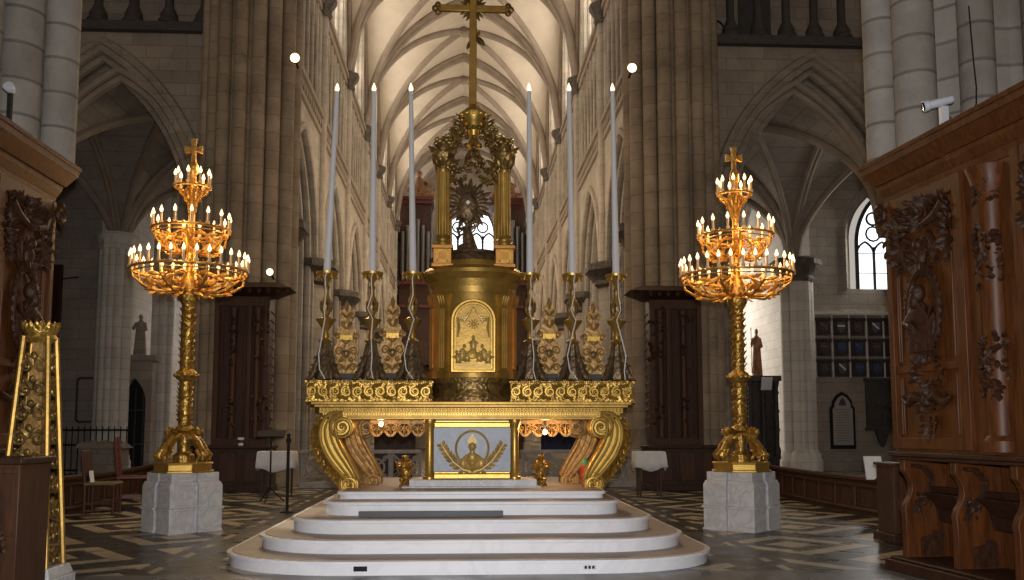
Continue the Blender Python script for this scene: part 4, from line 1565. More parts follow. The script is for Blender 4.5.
# ------------------------------------------------------------------ standing candelabra
def candelabrum(label, cx, cy, rz, mir):
    root = thing('candelabrum', label, 'candelabrum', (cx, cy, 0.0), rz)
    gz = .87        # top of the marble block
    CZ = lambda p: ZY(p, cy, 738)
    zk = CZ(171)
    # the block is its own thing, see below; local z is world z
    m = MB()
    pl = [(.42 * math.cos(PI / 8 + i * PI / 4) * 1.05, .42 * math.sin(PI / 8 + i * PI / 4) * 1.05) for i in range(8)]
    m.plan(pl, gz, gz + .03, 1.05, 1.05)
    m.plan(pl, gz + .03, gz + .12, .98, .98)
    m.plan(pl, gz + .12, gz + .15, 1.03, 1.0)
    m.build('base_plate', M['gold_smooth'], root, bevel=.006)
    for k in range(4):
        a = PI / 4 + k * PI / 2
        ca, sa = math.cos(a), math.sin(a)
        Q = lambda r, z, o=0: (r * ca - o * sa, r * sa + o * ca, gz + .15 + z)
        m = MB()
        # crouching dragon: haunch, back, neck turned back to the column, head
        m.tube([Q(.12, .40), Q(.20, .38), Q(.28, .30), Q(.37, .20), Q(.44, .11), Q(.42, .04)], [.04, .055, .06, .058, .046, .03], 10)
        m.tube([Q(.12, .40), Q(.19, .47), Q(.27, .50), Q(.30, .45)], [.045, .04, .032, .026], 8)
        m.ell(Q(.31, .44), (.045, .045, .06), None, 8, 6)
        for o in (-1, 1):
            m.tube([Q(.36, .18, o * .06), Q(.45, .10, o * .08), Q(.40, .02, o * .09)], [.035, .028, .022], 8)
            m.leaf(Q(.25, .35, o * .06), Q(.14, .44, o * .13), (ca, sa, .4), .1)
        m.tube([Q(.43, .06), Q(.47, .1), Q(.46, .17), Q(.42, .2)], [.03, .022, .016, .01], 6)
        m.build('dragon_foot', M['gold'], root)
    m = MB()
    z0 = gz + .15
    m.lathe([(.16, z0), (.16, z0 + .1), (.09, z0 + .16), (.085, z0 + .42), (.15, z0 + .47), (.13, z0 + .52), (.085, z0 + .56)], (0, 0, 0), 16)
    zr, zt = CZ(377), CZ(303)
    m.lathe([(.095, z0 + .5), (.092, zr - .1), (.15, zr - .05), (.17, zr), (.15, zr + .05), (.09, zr + .1), (.088, zt - .12), (.13, zt - .05), (.15, zt), (.15, zt + .06), (.10, zt + .1)], (0, 0, 0), 16)
    sh = m.build('shaft', M['gold'], root)
    m = MB()
    for zz0, zz1 in ((z0 + .58, zr - .12), (zr + .12, zt - .14)):
        for k in range(3):
            n = 40
            m.tube([(.098 * math.cos(k * 2 * PI / 3 + i * .35), .098 * math.sin(k * 2 * PI / 3 + i * .35), zz0 + (zz1 - zz0) * i / n) for i in range(n + 1)], .014, 5)
        nn = 9
        for i in range(nn):
            z = zz0 + (zz1 - zz0) * (i + .5) / nn
            for k in range(4):
                a = PI / 4 + k * PI / 2 - rz
                ca, sa = math.cos(a), math.sin(a)
                m.leaf((.09 * ca, .09 * sa, z - .03), (.15 * ca, .15 * sa, z + .05), (ca, sa, .5), .05)
    for i in range(12):
        a = i * PI / 6
        m.ell((.165 * math.cos(a), .165 * math.sin(a), zr), .03, None, 6, 5)
    m.build('vine_trim', M['gold'], sh)
    # upper stem, cross
    m = MB()
    m.lathe([(.10, zt + .1), (.14, zt + .18), (.12, zt + .3), (.07, zt + .45), (.06, 4.3), (.075, 4.36), (.05, 4.42), (.045, zk - .5), (.06, zk - .45), (.09, zk - .4), (.05, zk - .32), (.05, zk - .2), (.075, zk - .16), (.075, zk - .06), (.05, zk)], (0, 0, 0), 14)
    for i in range(8):
        a = i * PI / 4
        m.leaf((.07 * math.cos(a), .07 * math.sin(a), zk - .6), (.12 * math.cos(a), .12 * math.sin(a), zk - .42), (math.cos(a), math.sin(a), 0), .06)
    m.build('stem', M['lamp_gold'], root)
    m = MB(Matrix.Translation((0, 0, zk - 5.40)) @ Matrix.Rotation(-rz, 4, 'Z'))
    m.prism([(-.035, 5.40), (.035, 5.40), (.03, 5.58), (.11, 5.55), (.135, 5.55), (.135, 5.66), (.11, 5.66), (.03, 5.63), (.04, 5.76), (.055, 5.78), (-.055, 5.78), (-.04, 5.76), (-.03, 5.63), (-.11, 5.66), (-.135, 5.66), (-.135, 5.55), (-.11, 5.55), (-.03, 5.58)], -.03, .03)
    m.build('cross', M['lamp_gold'], root)
    # three crowns of candle bulbs
    tiers = ((.86, CZ(276.5), 30, 8, CZ(295)), (.575, CZ(237), 15, 6, CZ(257)), (.26, CZ(195), 9, 6, CZ(216)))
    cm = MB()
    cm.lathe([(.012, -.05), (.03, -.02), (.034, 0), (.018, 0), (.018, .12), (.014, .13)], (0, 0, 0), 8)
    bm_ = MB()
    bm_.lathe([(.012, .125), (.024, .15), (.026, .17), (.014, .205), (.003, .235)], (0, 0, 0), 8)
    candle0 = bulb0 = None
    for R, z, n, na, zs in tiers:
        m = MB()
        m.tube([(R * math.cos(i * 2 * PI / 40), R * math.sin(i * 2 * PI / 40), z) for i in range(40)], .022, 6, True)
        if R > .5:
            m.tube([((R - .03) * math.cos(i * 2 * PI / 40), (R - .03) * math.sin(i * 2 * PI / 40), z - .06) for i in range(40)], .012, 6, True)
            for i in range(n * 2):
                a = i * PI / n
                m.leaf((R * math.cos(a), R * math.sin(a), z - .02), (R * math.cos(a), R * math.sin(a), z + .06), (math.cos(a), math.sin(a), 0), .03)
        m.build('candle_ring', M['lamp_gold'], root)
        for k in range(na):
            a = (k + .5) * 2 * PI / na
            ca, sa = math.cos(a), math.sin(a)
            m = MB()
            dz = z - zs
            Q = lambda r, h: (r * ca, r * sa, zs + h)
            pth = [Q(.07, dz * .25), Q(R * .28, -.02), Q(R * .55, -.05 + dz * .02), Q(R * .8, dz * .14), Q(R * .97, dz * .48), Q(R, dz)] if R > .4 else [Q(.05, -.05), Q(.06, dz * .15), Q(.09, dz * .4), Q(.15, dz * .62), Q(.23, dz * .8), Q(R, dz)]
            m.tube(pth, [.022, .026, .026, .022, .018, .014] if R > .4 else [.02, .02, .018, .016, .015, .012], 6)
            m.tube([Q(.05, dz * .9), Q(R * .3, dz * .98), Q(R * .52, dz * .72), Q(R * .5, dz * .4), Q(R * .33, dz * .38), Q(R * .3, dz * .58)], [.018, .018, .016, .014, .012, .008], 6)
            for t, (r0, h0, r1, h1) in enumerate(((.35, .05, .6, .42), (.6, .1, .78, .5), (.8, .2, .66, .62), (.5, .7, .74, .82), (.3, .05, .36, -.16), (.62, .02, .75, -.12))):
                if R < .4:
                    continue
                for o in (-.04, .04):
                    p0, p1 = Vector(Q(R * r0, dz * h0)), Vector(Q(R * r1, dz * h1))
                    side = Vector((-sa, ca, 0)) * o
                    m.leaf(p0, p1 + side * 2.2, Vector((-sa * o, ca * o, .02)), .06, .2)
            m.build('scroll_arm', M['lamp_gold'], root)
        for i in range(n):
            a = (i + .5) * 2 * PI / n
            if candle0 is None:
                c = cm.build('candle', M['bulb_lit_wax'], root)
                b = bm_.build('bulb', M['bulb'], c)
                candle0, bulb0 = c, b
            else:
                c = candle0.copy()
                COL.objects.link(c)
                c.parent = root
                b = bulb0.copy()
                COL.objects.link(b)
                b.parent = c
            c.location = (R * math.cos(a), R * math.sin(a), z + .05)
    for zz, rr, e in ((CZ(262), .6, 44), (CZ(225), .42, 26), (CZ(176), .12, 15)):
        for k in range(3 if rr > .2 else 1):
            a = k * 2 * PI / 3 + .5
            light('candelabrum_glow', 'POINT', (cx + rr * math.cos(a), cy + rr * math.sin(a), zz), e / (3 if rr > .2 else 1), (1.0, .60, .24), shadow_soft_size=.12)
    return root


def marble_block(label, cx, cy, rz):
    root = thing('marble_pedestal', label, 'pedestal', (cx, cy, 0), rz, None)
    h = .42
    cor = .05
    def pl(s):
        # square with a shallow groove in the middle of each face and recessed corners
        a, gw, gd = h * s, .035, .06
        side = [(-a, -a), (-gw, -a), (-gw, -a + gd), (gw, -a + gd), (gw, -a)]
        pts = []
        for k in range(4):
            c_, s_ = math.cos(k * PI / 2), math.sin(k * PI / 2)
            pts += [(x * c_ - y * s_, x * s_ + y * c_) for x, y in side]
        return pts
    m = MB()
    m.plan(pl(1.0), 0, .33)
    m.build('lower_block', M['marble'], root, bevel=.006)
    m = MB()
    m.plan(pl(1.05), .33, .365)
    m.plan(pl(1.0), .0, .03, 1.04, 1.02)
    m.build('molding', M['marble'], root, bevel=.006)
    m = MB()
    m.plan(pl(1.0), .365, .68)
    m.plan(pl(.97), .68, .74, 1.03, .97)
    m.plan(pl(.9), .74, .87)
    m.build('upper_block', M['marble'], root, bevel=.006)
    return root


CRX, CRY = W(739.5, 300, 14.0).x - .04, 14.0
CLX, CLY = W(189, 300, 14.2).x, 14.2
marble_block('square white veined marble pedestal under the right candelabrum', CRX, CRY, math.radians(-45))
marble_block('square white veined marble pedestal under the left candelabrum', CLX, CLY, math.radians(45))
candelabrum('golden standing candelabrum with three crowns of lit bulbs, right of the altar', CRX, CRY, math.radians(-10), 1)
candelabrum('golden standing candelabrum with three crowns of lit bulbs, left of the altar', CLX, CLY, math.radians(10), -1)


# ------------------------------------------------------------------ choir stalls in front
def oak_stall(label, loc, rz, e):
    """row of carved stalls; local x runs along it (away from the crossing), y into it, z up"""
    root = thing('choir_stall', label, 'choir stall', loc, rz)
    X = Matrix.Scale(-1, 4, (1, 0, 0)) if e < 0 else Matrix.Identity(4)
    N = lambda: MB(X.copy())
    LN = 4.4
    m = N()
    m.box(0, LN, .0, .28, 1.27, 4.2)
    m.box(0, LN, .5, .62, 0, 1.27)
    m.build('back_wall', M['wood'], root)
    # stiles and rails in front of the wall
    m = N()
    for x0, x1 in ((0, .09), (1.18, 1.32), (2.02, 2.14), (3.2, 3.34)):
        m.box(x0, x1, -.05, .02, 1.3, 4.02)
    for x0, x1 in ((.09, 1.18), (2.14, 3.2)):
        m.box(x0, x1, -.045, .02, 1.3, 1.42)
        m.box(x0, x1, -.045, .02, 3.86, 4.02)
        m.box(x0, x1, -.035, .02, 2.10, 2.18)
        for q in (.05, .09):
            for xa in (x0 + q, x1 - q):
                m.tube([(xa, -.01, 1.45), (xa, -.01, 2.06)], .016, 6)
                m.tube([(xa, -.01, 2.22), (xa, -.01, 3.84)], .016, 6)
    m.build('panel_frame', M['wood'], root, bevel=.008)
    # cornice, stepping out and returning round the end
    m = N()
    steps_ = ((0.01, .03, 3.98, 4.08), (.03, .07, 4.08, 4.17), (.07, .08, 4.17, 4.22), (.10, .19, 4.22, 4.36), (.20, .21, 4.36, 4.43), (.22, .23, 4.43, 4.47))
    for a, b, z0, z1 in steps_:
        m.fr(-a, LN, -a, .4, z0, -b, LN, -b, .4, z1)
    m.build('cornice', M['wood'], root, bevel=.004)
    m = N()
    m.box(-.2, LN, -.2, 1.6, 4.47, 4.49)
    m.build('top_board', M['wood_dark'], root)
    # scroll bracket under the cornice at the end
    m = N()
    m.scroll(.02, 3.88, -.1, .1, .02, 1.5, PI / 2, .04, 18, 8, 1)
    for i in range(5):
        m.leaf((.04, -.06, 3.95 - .12 * i), (.04, -.16 + .02 * i, 3.85 - .12 * i), (0, -1, 0), .1)
    for i in range(14):
        m.leaf((-.005, .1 + .1 * (i % 2), 3.8 - .17 * i), (-.06, .12 + .05 * (i % 2), 3.68 - .17 * i), (-1, 0, 0), .1)
    m.build('bracket', M['wood_carved'], root)

    def foliage(m, cx, cz, w, h, n, sc=1.0):
        for i in range(n):
            a = random.uniform(0, 2 * PI)
            r = math.sqrt(random.random())
            p = Vector((cx + w * r * math.cos(a), -.02, cz + h * r * math.sin(a)))
            d = Vector((math.cos(a) * .8 + random.uniform(-.5, .5), -.35, math.sin(a) * .8 + random.uniform(-.5, .5))).normalized()
            m.leaf(p, p + d * random.uniform(.06, .11) * sc, (0, -1, 0), .055 * sc, .45, .25)

    for ci, x0 in enumerate((.64, 2.67)):
        # carved medallion panel
        m = N()
        zc = 2.72
        m.tube([(x0 + .27 * math.cos(a * PI / 14), -.045, zc + .42 * math.sin(a * PI / 14)) for a in range(28)], .035, 8, True)
        for a in range(28):
            m.leaf((x0 + .27 * math.cos(a * PI / 14), -.05, zc + .42 * math.sin(a * PI / 14)), (x0 + .345 * math.cos(a * PI / 14 + .12), -.06, zc + .50 * math.sin(a * PI / 14 + .12)), (0, -1, 0), .06)
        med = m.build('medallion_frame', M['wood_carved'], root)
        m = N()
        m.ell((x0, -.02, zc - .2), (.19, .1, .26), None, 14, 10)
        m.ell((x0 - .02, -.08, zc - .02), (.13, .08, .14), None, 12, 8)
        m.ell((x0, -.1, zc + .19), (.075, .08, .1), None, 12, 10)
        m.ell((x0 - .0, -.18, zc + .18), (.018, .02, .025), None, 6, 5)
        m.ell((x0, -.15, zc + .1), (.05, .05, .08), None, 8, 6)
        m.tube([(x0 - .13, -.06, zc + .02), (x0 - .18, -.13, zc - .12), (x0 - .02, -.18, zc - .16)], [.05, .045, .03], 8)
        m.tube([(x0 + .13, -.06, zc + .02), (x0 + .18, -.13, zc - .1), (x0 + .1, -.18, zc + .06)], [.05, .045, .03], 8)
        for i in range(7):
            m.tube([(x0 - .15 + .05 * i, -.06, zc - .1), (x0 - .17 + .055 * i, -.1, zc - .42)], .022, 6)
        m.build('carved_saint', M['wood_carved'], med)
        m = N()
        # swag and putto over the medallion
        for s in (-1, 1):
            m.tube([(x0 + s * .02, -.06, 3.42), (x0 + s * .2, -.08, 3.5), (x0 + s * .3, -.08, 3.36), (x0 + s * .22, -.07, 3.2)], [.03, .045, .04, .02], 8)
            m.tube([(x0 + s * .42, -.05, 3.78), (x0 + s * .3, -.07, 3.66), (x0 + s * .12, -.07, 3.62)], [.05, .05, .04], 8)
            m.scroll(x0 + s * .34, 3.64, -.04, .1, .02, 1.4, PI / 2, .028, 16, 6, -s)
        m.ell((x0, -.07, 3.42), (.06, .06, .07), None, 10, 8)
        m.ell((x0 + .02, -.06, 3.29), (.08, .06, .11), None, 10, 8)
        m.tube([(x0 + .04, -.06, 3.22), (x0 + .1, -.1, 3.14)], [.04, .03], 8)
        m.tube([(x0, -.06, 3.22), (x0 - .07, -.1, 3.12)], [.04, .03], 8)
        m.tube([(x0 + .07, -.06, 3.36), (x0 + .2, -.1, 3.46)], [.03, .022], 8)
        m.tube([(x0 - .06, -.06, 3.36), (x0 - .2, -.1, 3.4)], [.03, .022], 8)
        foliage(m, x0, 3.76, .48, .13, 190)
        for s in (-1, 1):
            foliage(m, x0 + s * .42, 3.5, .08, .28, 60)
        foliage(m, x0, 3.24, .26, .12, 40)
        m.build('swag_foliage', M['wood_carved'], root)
        m = N()
        foliage(m, x0, 2.08, .26, .24, 70, .9)
        for s in (-1, 1):
            m.tube([(x0 + s * .04, -.05, 1.80), (x0 + s * .18, -.07, 1.85), (x0 + s * .3, -.06, 1.77), (x0 + s * .42, -.05, 1.83)], [.03, .05, .04, .02], 8)
        m.ell((x0, -.06, 1.79), (.07, .05, .06), None, 8, 6)
        foliage(m, x0, 1.62, .14, .2, 44, .8)
        foliage(m, x0, 1.82, .42, .05, 40, .8)
        m.build('drop_foliage', M['wood_carved'], root)
    # half columns carrying the cornice
    for x0 in (1.67, 3.75):
        m = N()
        m.lathe([(.17, 1.3), (.17, 1.4), (.13, 1.45), (.13, 3.6), (.15, 3.64), (.14, 3.68), (.2, 3.9), (.22, 3.95)], (x0, .02, 0), 18)
        col = m.build('half_column', M['wood'], root)
        m = N()
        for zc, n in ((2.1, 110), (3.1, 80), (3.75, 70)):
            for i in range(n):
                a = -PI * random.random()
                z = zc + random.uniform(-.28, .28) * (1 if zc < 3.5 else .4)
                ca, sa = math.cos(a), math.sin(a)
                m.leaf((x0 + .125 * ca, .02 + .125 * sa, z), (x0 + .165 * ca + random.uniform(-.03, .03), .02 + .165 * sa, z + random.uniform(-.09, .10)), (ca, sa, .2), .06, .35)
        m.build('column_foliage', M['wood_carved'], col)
    # desk rail, seats, dividers, plinth
    m = N()
    m.box(-.06, LN, -.08, .55, 1.22, 1.27)
    m.box(-.03, LN, -.05, .55, 1.18, 1.22)
    m.build('desk_rail', M['wood_dark'], root, bevel=.01)
    dv = [(.0, .14), (.5, .14), (.5, 1.18), (.0, 1.18), (.0, 1.06), (.04, 1.02), (.08, .94), (.085, .86), (.06, .78), (.015, .72), (-.01, .64), (.0, .58)]
    for k in range(5):
        x0 = .02 + k * .87
        m = MB(X @ Matrix.Translation((x0, 0, 0)) @ Matrix.Rotation(PI / 2, 4, 'Z'))
        m.prism(dv, -.09, 0)
        d = m.build('divider', M['wood'], root, bevel=.008)
        m = MB(X @ Matrix.Translation((x0 + .09, 0, 0)) @ Matrix.Rotation(PI / 2, 4, 'Z'))
        # carved scroll, drop and arched recess on the side of the divider
        pts = [(.08, 1.12), (.2, 1.1), (.29, 1.0), (.28, .88), (.2, .8), (.12, .72), (.07, .62)]
        for o in (0, .045):
            m.tube([(q[0] + o, -.01, q[1]) for q in pts], [.018, .02, .022, .022, .02, .018, .014], 6)
        for i in range(12):
            p = Vector((.2 + random.uniform(-.08, .08), -.01, .72 + random.uniform(-.08, .1)))
            m.leaf(p, p + Vector((random.uniform(-.07, .07), -.02, random.uniform(-.07, .07))), (0, -1, 0), .05)
        m.build('scroll_molding', M['wood_carved'], d)
        m = MB(X @ Matrix.Translation((x0 + .09, 0, 0)) @ Matrix.Rotation(PI / 2, 4, 'Z'))
        m.prism([(.16, .16), (.42, .16), (.42, .38), (.38, .43), (.3, .43), (.28, .38), (.16, .36)], -.008, .0)
        m.build('recess', M['wood_carved'], d)
        if k < 4:
            m = N()
            m.fr(x0 + .1, x0 + .86, .38, .49, .52, x0 + .1, x0 + .86, .28, .36, .9)
            m.fr(x0 + .3, x0 + .66, .28, .36, .66, x0 + .2, x0 + .76, .12, .33, .84)
            m.build('tip_up_seat', M['wood_dark'], root, bevel=.008)
    m = N()
    m.box(-.1, LN, -.14, .62, 0, .12)
    m.box(-.06, LN, -.1, .62, .12, .15)
    m.build('plinth', M['wood_dark'], root, bevel=.01)
    return root


oak_stall('carved oak choir stall with security camera on its top, on the right', (4.74, 9.85, 0), math.radians(-84), 1)
oak_stall('carved oak choir stall behind the gilded openwork pillar, on the left', (-4.78, 10.8, 0), PI / 2, -1).scale = (1, 1, 1.03)

# small reading-desk end beside the right stall, with paper on it
d = thing('oak_desk_end', 'narrow oak desk post beside the right stall with a paper leaning on it', 'desk', (W(897, 500, 12.2).x, 12.2, 0))
m = MB()
m.box(-.09, .13, -.1, .4, .12, 1.02)
m.build('post', M['wood_mid'], d, bevel=.01)
m = MB()
m.box(-.14, .2, -.16, .46, 0, .12)
m.build('foot', M['wood_dark'], d, bevel=.01)
m = MB()
m.box(-.12, .17, -.13, .43, 1.02, 1.06)
m.build('top', M['wood_mid'], d, bevel=.008)
pp = thing('paper_sheet', 'white paper notice propped on the low oak partition beside the right stall', 'paper', (7.08, 15.6, .69))
m = MB()
m.cbox((0, 0, .16), (.3, .012, .40), (-.25, 0, 0))
m.build('sheet', M['paper'], pp)
m = MB()
m.cbox((0, .02, .16), (.31, .012, .41), (-.25, 0, 0))
m.build('backing_board', M['metal_white'], pp)

# security camera and a floodlight on the stall tops
sc_p = W(932, 104, 9.2)
sc = thing('security_camera', 'white tubular security camera on a bracket above the right stall', 'camera', (W(944, 120, 9.2).x, 9.2, 4.49), 0)
m = MB()
hz = sc_p.z - 4.49
m.box(-.03, .05, -.02, .05, 0, hz - .02)
m.lathe([(.08, 0), (.08, .02), (.04, .03)], (.01, .015, .0), 12)
m.build('bracket', M['metal_white'], sc, bevel=.006)
m = MB(Matrix.Translation((0, 0, hz + .03)) @ Matrix.Rotation(-.22, 4, 'Y') @ Matrix.Rotation(-PI / 2 - .25, 4, 'Z') @ Matrix.Rotation(PI / 2, 4, 'X'))
m.lathe([(.035, -.1), (.045, -.08), (.048, .14), (.06, .15), (.06, .2)], (0, 0, 0), 14)
m.build('housing', M['metal_white'], sc)
m = MB(Matrix.Translation((0, 0, hz + .03)) @ Matrix.Rotation(-.22, 4, 'Y') @ Matrix.Rotation(-PI / 2 - .25, 4, 'Z') @ Matrix.Rotation(PI / 2, 4, 'X'))
m.lathe([(.05, .2), (.04, .212), (.0, .215)], (0, 0, 0), 14)
m.build('lens', M['lens'], sc)
m = MB()
m.tube([(.03, .04, hz), (.06, .02, hz - .12), (.14, .0, hz - .2), (.24, .02, hz - .17), (.34, .05, hz - .08), (.42, .1, hz + .05), (.46, .15, hz + .25), (.47, .2, hz + .6), (.46, .22, hz + 1.2)], .008, 6)
m.build('cable', M['black'], sc)
fl = thing('spot_lamp', 'small silver spot lamp lying on the left stall top', 'lamp', (W(8, 92, 9.9).x, 9.9, 4.49))
fz = ZY(86, 9.9, 8) - 4.49
m = MB(Matrix.Translation((0, 0, fz)) @ Matrix.Rotation(1.2, 4, 'X'))
m.lathe([(.03, -.1), (.05, -.06), (.06, .0), (.055, .01), (.0, .012)], (0, 0, 0), 16)
m.build('reflector', M['metal_white'], fl)
m = MB()
m.box(-.02, .02, .03, .08, 0, fz)
m.build('stand', M['black'], fl)


# ------------------------------------------------------------------ pew desk and gilded pillar on the left
pw = thing('pew_desk', 'dark oak pew end with a carved scroll in front of the left stall', 'desk', (-3.98, 8.65, 0))
m = MB()
m.box(-.75, .12, -.3, .3, .1, 1.2)
m.build('carcase', M['wood_mid'], pw, bevel=.012)
m = MB()
m.box(-.8, .16, -.36, .34, 1.2, 1.26)
m.build('top', M['wood_dark'], pw, bevel=.012)
m = MB()
m.box(-.8, .17, -.36, .34, 0, .1)
m.build('plinth', M['wood_dark'], pw, bevel=.01)
m = MB()
m.scroll(-.25, .88, -.31, .17, .03, 1.5, PI / 2, .035, 22, 8, 1)
m.tube([(-.25, -.31, 1.05), (-.1, -.31, .98), (-.06, -.31, .8), (-.2, -.31, .62), (-.3, -.31, .5)], [.03, .035, .035, .03, .02], 8)
for i in range(9):
    m.leaf((-.15 + .02 * i, -.31, .9 - .05 * i), (-.05 + .01 * i, -.34, .84 - .05 * i), (0, -1, 0), .08)
m.build('scroll_carving', M['wood_carved'], pw)
m = MB()
for z in (.14, .6, 1.14):
    m.box(-.74, .11, -.315, -.3, z - .02, z + .02)
m.build('rail_molding', M['wood_mid'], pw, bevel=.005)

gp_c = W(35, 400, 9.2)
gp = thing('gilded_pillar', 'tapering gilded openwork pillar beside the left choir stall', 'pillar', (gp_c.x, 9.25, 0))
zt_ = ZY(337, 9.25, 37)
hwid = lambda z: .25 - (.25 - .115) * min(z / zt_, 1)
m = MB()
for sx in (-1, 1):
    for sy in (-1, 1):
        m.tube([(sx * hwid(z), sy * hwid(z) * .8, z) for z in [zt_ * i / 8 for i in range(9)]], .028, 8)
m.build('corner_post', M['gold_old_smooth'], gp)
m = MB()
for face in range(4):
    c_, s_ = math.cos(face * PI / 2), math.sin(face * PI / 2)
    R4 = Matrix(((c_, -s_, 0, 0), (s_, c_, 0, 0), (0, 0, 1, 0), (0, 0, 0, 1)))
    m.M = R4
    for i in range(9):
        z = .25 + i * (zt_ - .4) / 8.6
        w = hwid(z)
        y = -w * .85
        m.scroll(-w * .45, z, y, w * .42, .02, 1.3, PI / 2, .02, 16, 6, 1)
        m.scroll(w * .45, z, y, w * .42, .02, 1.3, PI / 2, .02, 16, 6, -1)
        m.ell((0, y - .01, z + .1), (.035, .02, .04), None, 8, 6)
        for q in (-1, 1):
            m.leaf((0, y, z), (q * w * .5, y - .02, z + .11), (0, -1, 0), .06)
m.M = Matrix.Identity(4)
m.build('openwork_scroll_lattice', M['gold_old'], gp)
m = MB()
m.fr(-.13, .13, -.12, .12, .1, -.05, .05, -.05, .05, zt_)
m.build('inner_core', M['gold_wood'], gp)
m = MB()
m.lathe([(.12, zt_ - .06), (.15, zt_ - .02), (.14, zt_ + .02), (.16, zt_ + .06), (.165, zt_ + .10), (.11, zt_ + .11)], (0, 0, 0), 18)
for i in range(18):
    a = i * PI / 9
    m.leaf((.15 * math.cos(a), .15 * math.sin(a), zt_ + .05), (.17 * math.cos(a), .17 * math.sin(a), zt_ + .15), (math.cos(a), math.sin(a), 0), .05)
m.build('crown', M['gold'], gp)
m = MB()
m.box(-.32, .32, -.3, .3, 0, .1)
m.fr(-.31, .31, -.28, .28, .1, -.28, .28, -.24, .24, .2)
m.build('foot', M['marble'], gp, bevel=.01)


# ------------------------------------------------------------------ oak screens against the crossing piers
def screen(label, loc, e):
    root = thing('oak_screen', label, 'wooden screen', loc)
    X = Matrix.Scale(-1, 4, (1, 0, 0)) if e < 0 else Matrix.Identity(4)
    N = lambda: MB(X.copy())
    m = N()
    m.box(0, 1.35, 0, .5, 1.1, 4.85)
    m.build('body', M['wood_dark'], root)
    m = N()
    for x0, x1 in ((0, .12), (.42, .52), (1.22, 1.35)):
        m.box(x0, x1, -.06, .02, 1.1, 4.85)
    m.box(0, 1.35, -.05, .02, 1.1, 1.3)
    m.box(0, 1.35, -.05, .02, 4.6, 4.85)
    for xa in (.6, 1.14):
        m.tube([(xa, -.01, 1.4), (xa, -.01, 4.5)], .03, 6)
    m.build('panel_frame', M['wood_mid'], root, bevel=.01)
    m = N()
    m.lathe([(.11, 1.3), (.09, 1.4), (.085, 4.3), (.13, 4.55)], (.27, -.05, 0), 14)
    m.build('half_column', M['wood_mid'], root)
    m = N()
    m.lathe([(.11, 1.3), (.09, 1.4), (.085, 4.3), (.13, 4.55)], (.87, -.02, 0), 14)
    m.build('half_column', M['wood_mid'], root)
    m = N()
    for i in range(60):
        z = random.choice((2.0, 3.4, 4.2)) + random.uniform(-.35, .35)
        x = random.choice((.06, .27, .87))
        p = Vector((x + random.uniform(-.06, .06), -.12, z))
        m.leaf(p, p + Vector((random.uniform(-.12, .12), -.05, random.uniform(-.14, .14))), (0, -1, 0), .1)
    for i in range(14):
        m.leaf((-.01, .1, 4.5 - .22 * i), (-.12, .08, 4.36 - .22 * i), (-1, -.3, 0), .14)
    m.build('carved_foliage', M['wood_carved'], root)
    m = N()
    m.fr(-.08, 1.4, -.1, .5, 4.85, -.55, 1.42, -.45, .5, 5.02)
    m.fr(-.58, 1.45, -.48, .5, 5.02, -.2, 1.4, -.1, .5, 5.2)
    for i in range(9):
        x = -.5 + i * .23
        m.leaf((x, -.44, 5.02), (x, -.46, 4.86), (0, -1, 0), .12)
    m.build('canopy', M['wood_dark'], root)
    m = N()
    m.box(-.15, 1.65, -.55, .5, 0, 1.05)
    m.box(-.2, 1.7, -.6, .5, 1.05, 1.12)
    m.box(-.2, 1.7, -.6, .5, 0, .15)
    m.build('base_desk', M['wood_dark'], root, bevel=.012)
    m = N()
    for x0 in (.0, .6, 1.2):
        m.box(x0, x0 + .4, -.565, -.54, .25, .95)
    m.build('desk_panel', M['wood_mid'], root, bevel=.01)
    return root


sx = W(649, 300, 23.3).x
screen('tall dark oak screen with canopy on the crossing pier behind the right cloth-covered table', (sx, 23.3, 0), 1)
sx2 = W(270, 300, 23.3).x
screen('tall dark oak screen with canopy on the crossing pier behind the music stand', (sx2, 23.3, 0), -1)
cup = thing('paper_cup', 'white cup on the ledge of the left oak screen', 'cup', (W(241, 430, 22.9).x, 22.9, 1.12))
m = MB()
m.lathe([(.06, 0), (.085, .2), (.09, .2), (.078, .195), (.055, .01)], (0, 0, 0), 14)
m.build('cup_wall', M['paper'], cup)
m = MB()
m.lathe([(.08, 0), (.08, .07)], (0, 0, .07), 14)
m.build('sleeve', M['wood_mid'], cup)


# ------------------------------------------------------------------ tables, music stand, post, chairs
def cloth_table(label, loc, w, d, h):
    t = thing('side_table', label.replace('CLOTH', 'table'), 'table', loc)
    m = MB()
    m.box(-w / 2 + .03, w / 2 - .03, -d / 2 + .03, d / 2 - .03, h - .04, h)
    m.build('tabletop', M['wood_mid'], t)
    for sx_ in (-1, 1):
        for sy in (-1, 1):
            m = MB()
            m.fr(sx_ * (w / 2 - .08) - .02, sx_ * (w / 2 - .08) + .02, sy * (d / 2 - .08) - .02, sy * (d / 2 - .08) + .02, 0, sx_ * (w / 2 - .08) - .03, sx_ * (w / 2 - .08) + .03, sy * (d / 2 - .08) - .03, sy * (d / 2 - .08) + .03, h - .04)
            m.build('leg', M['wood_mid'], t)
    return t


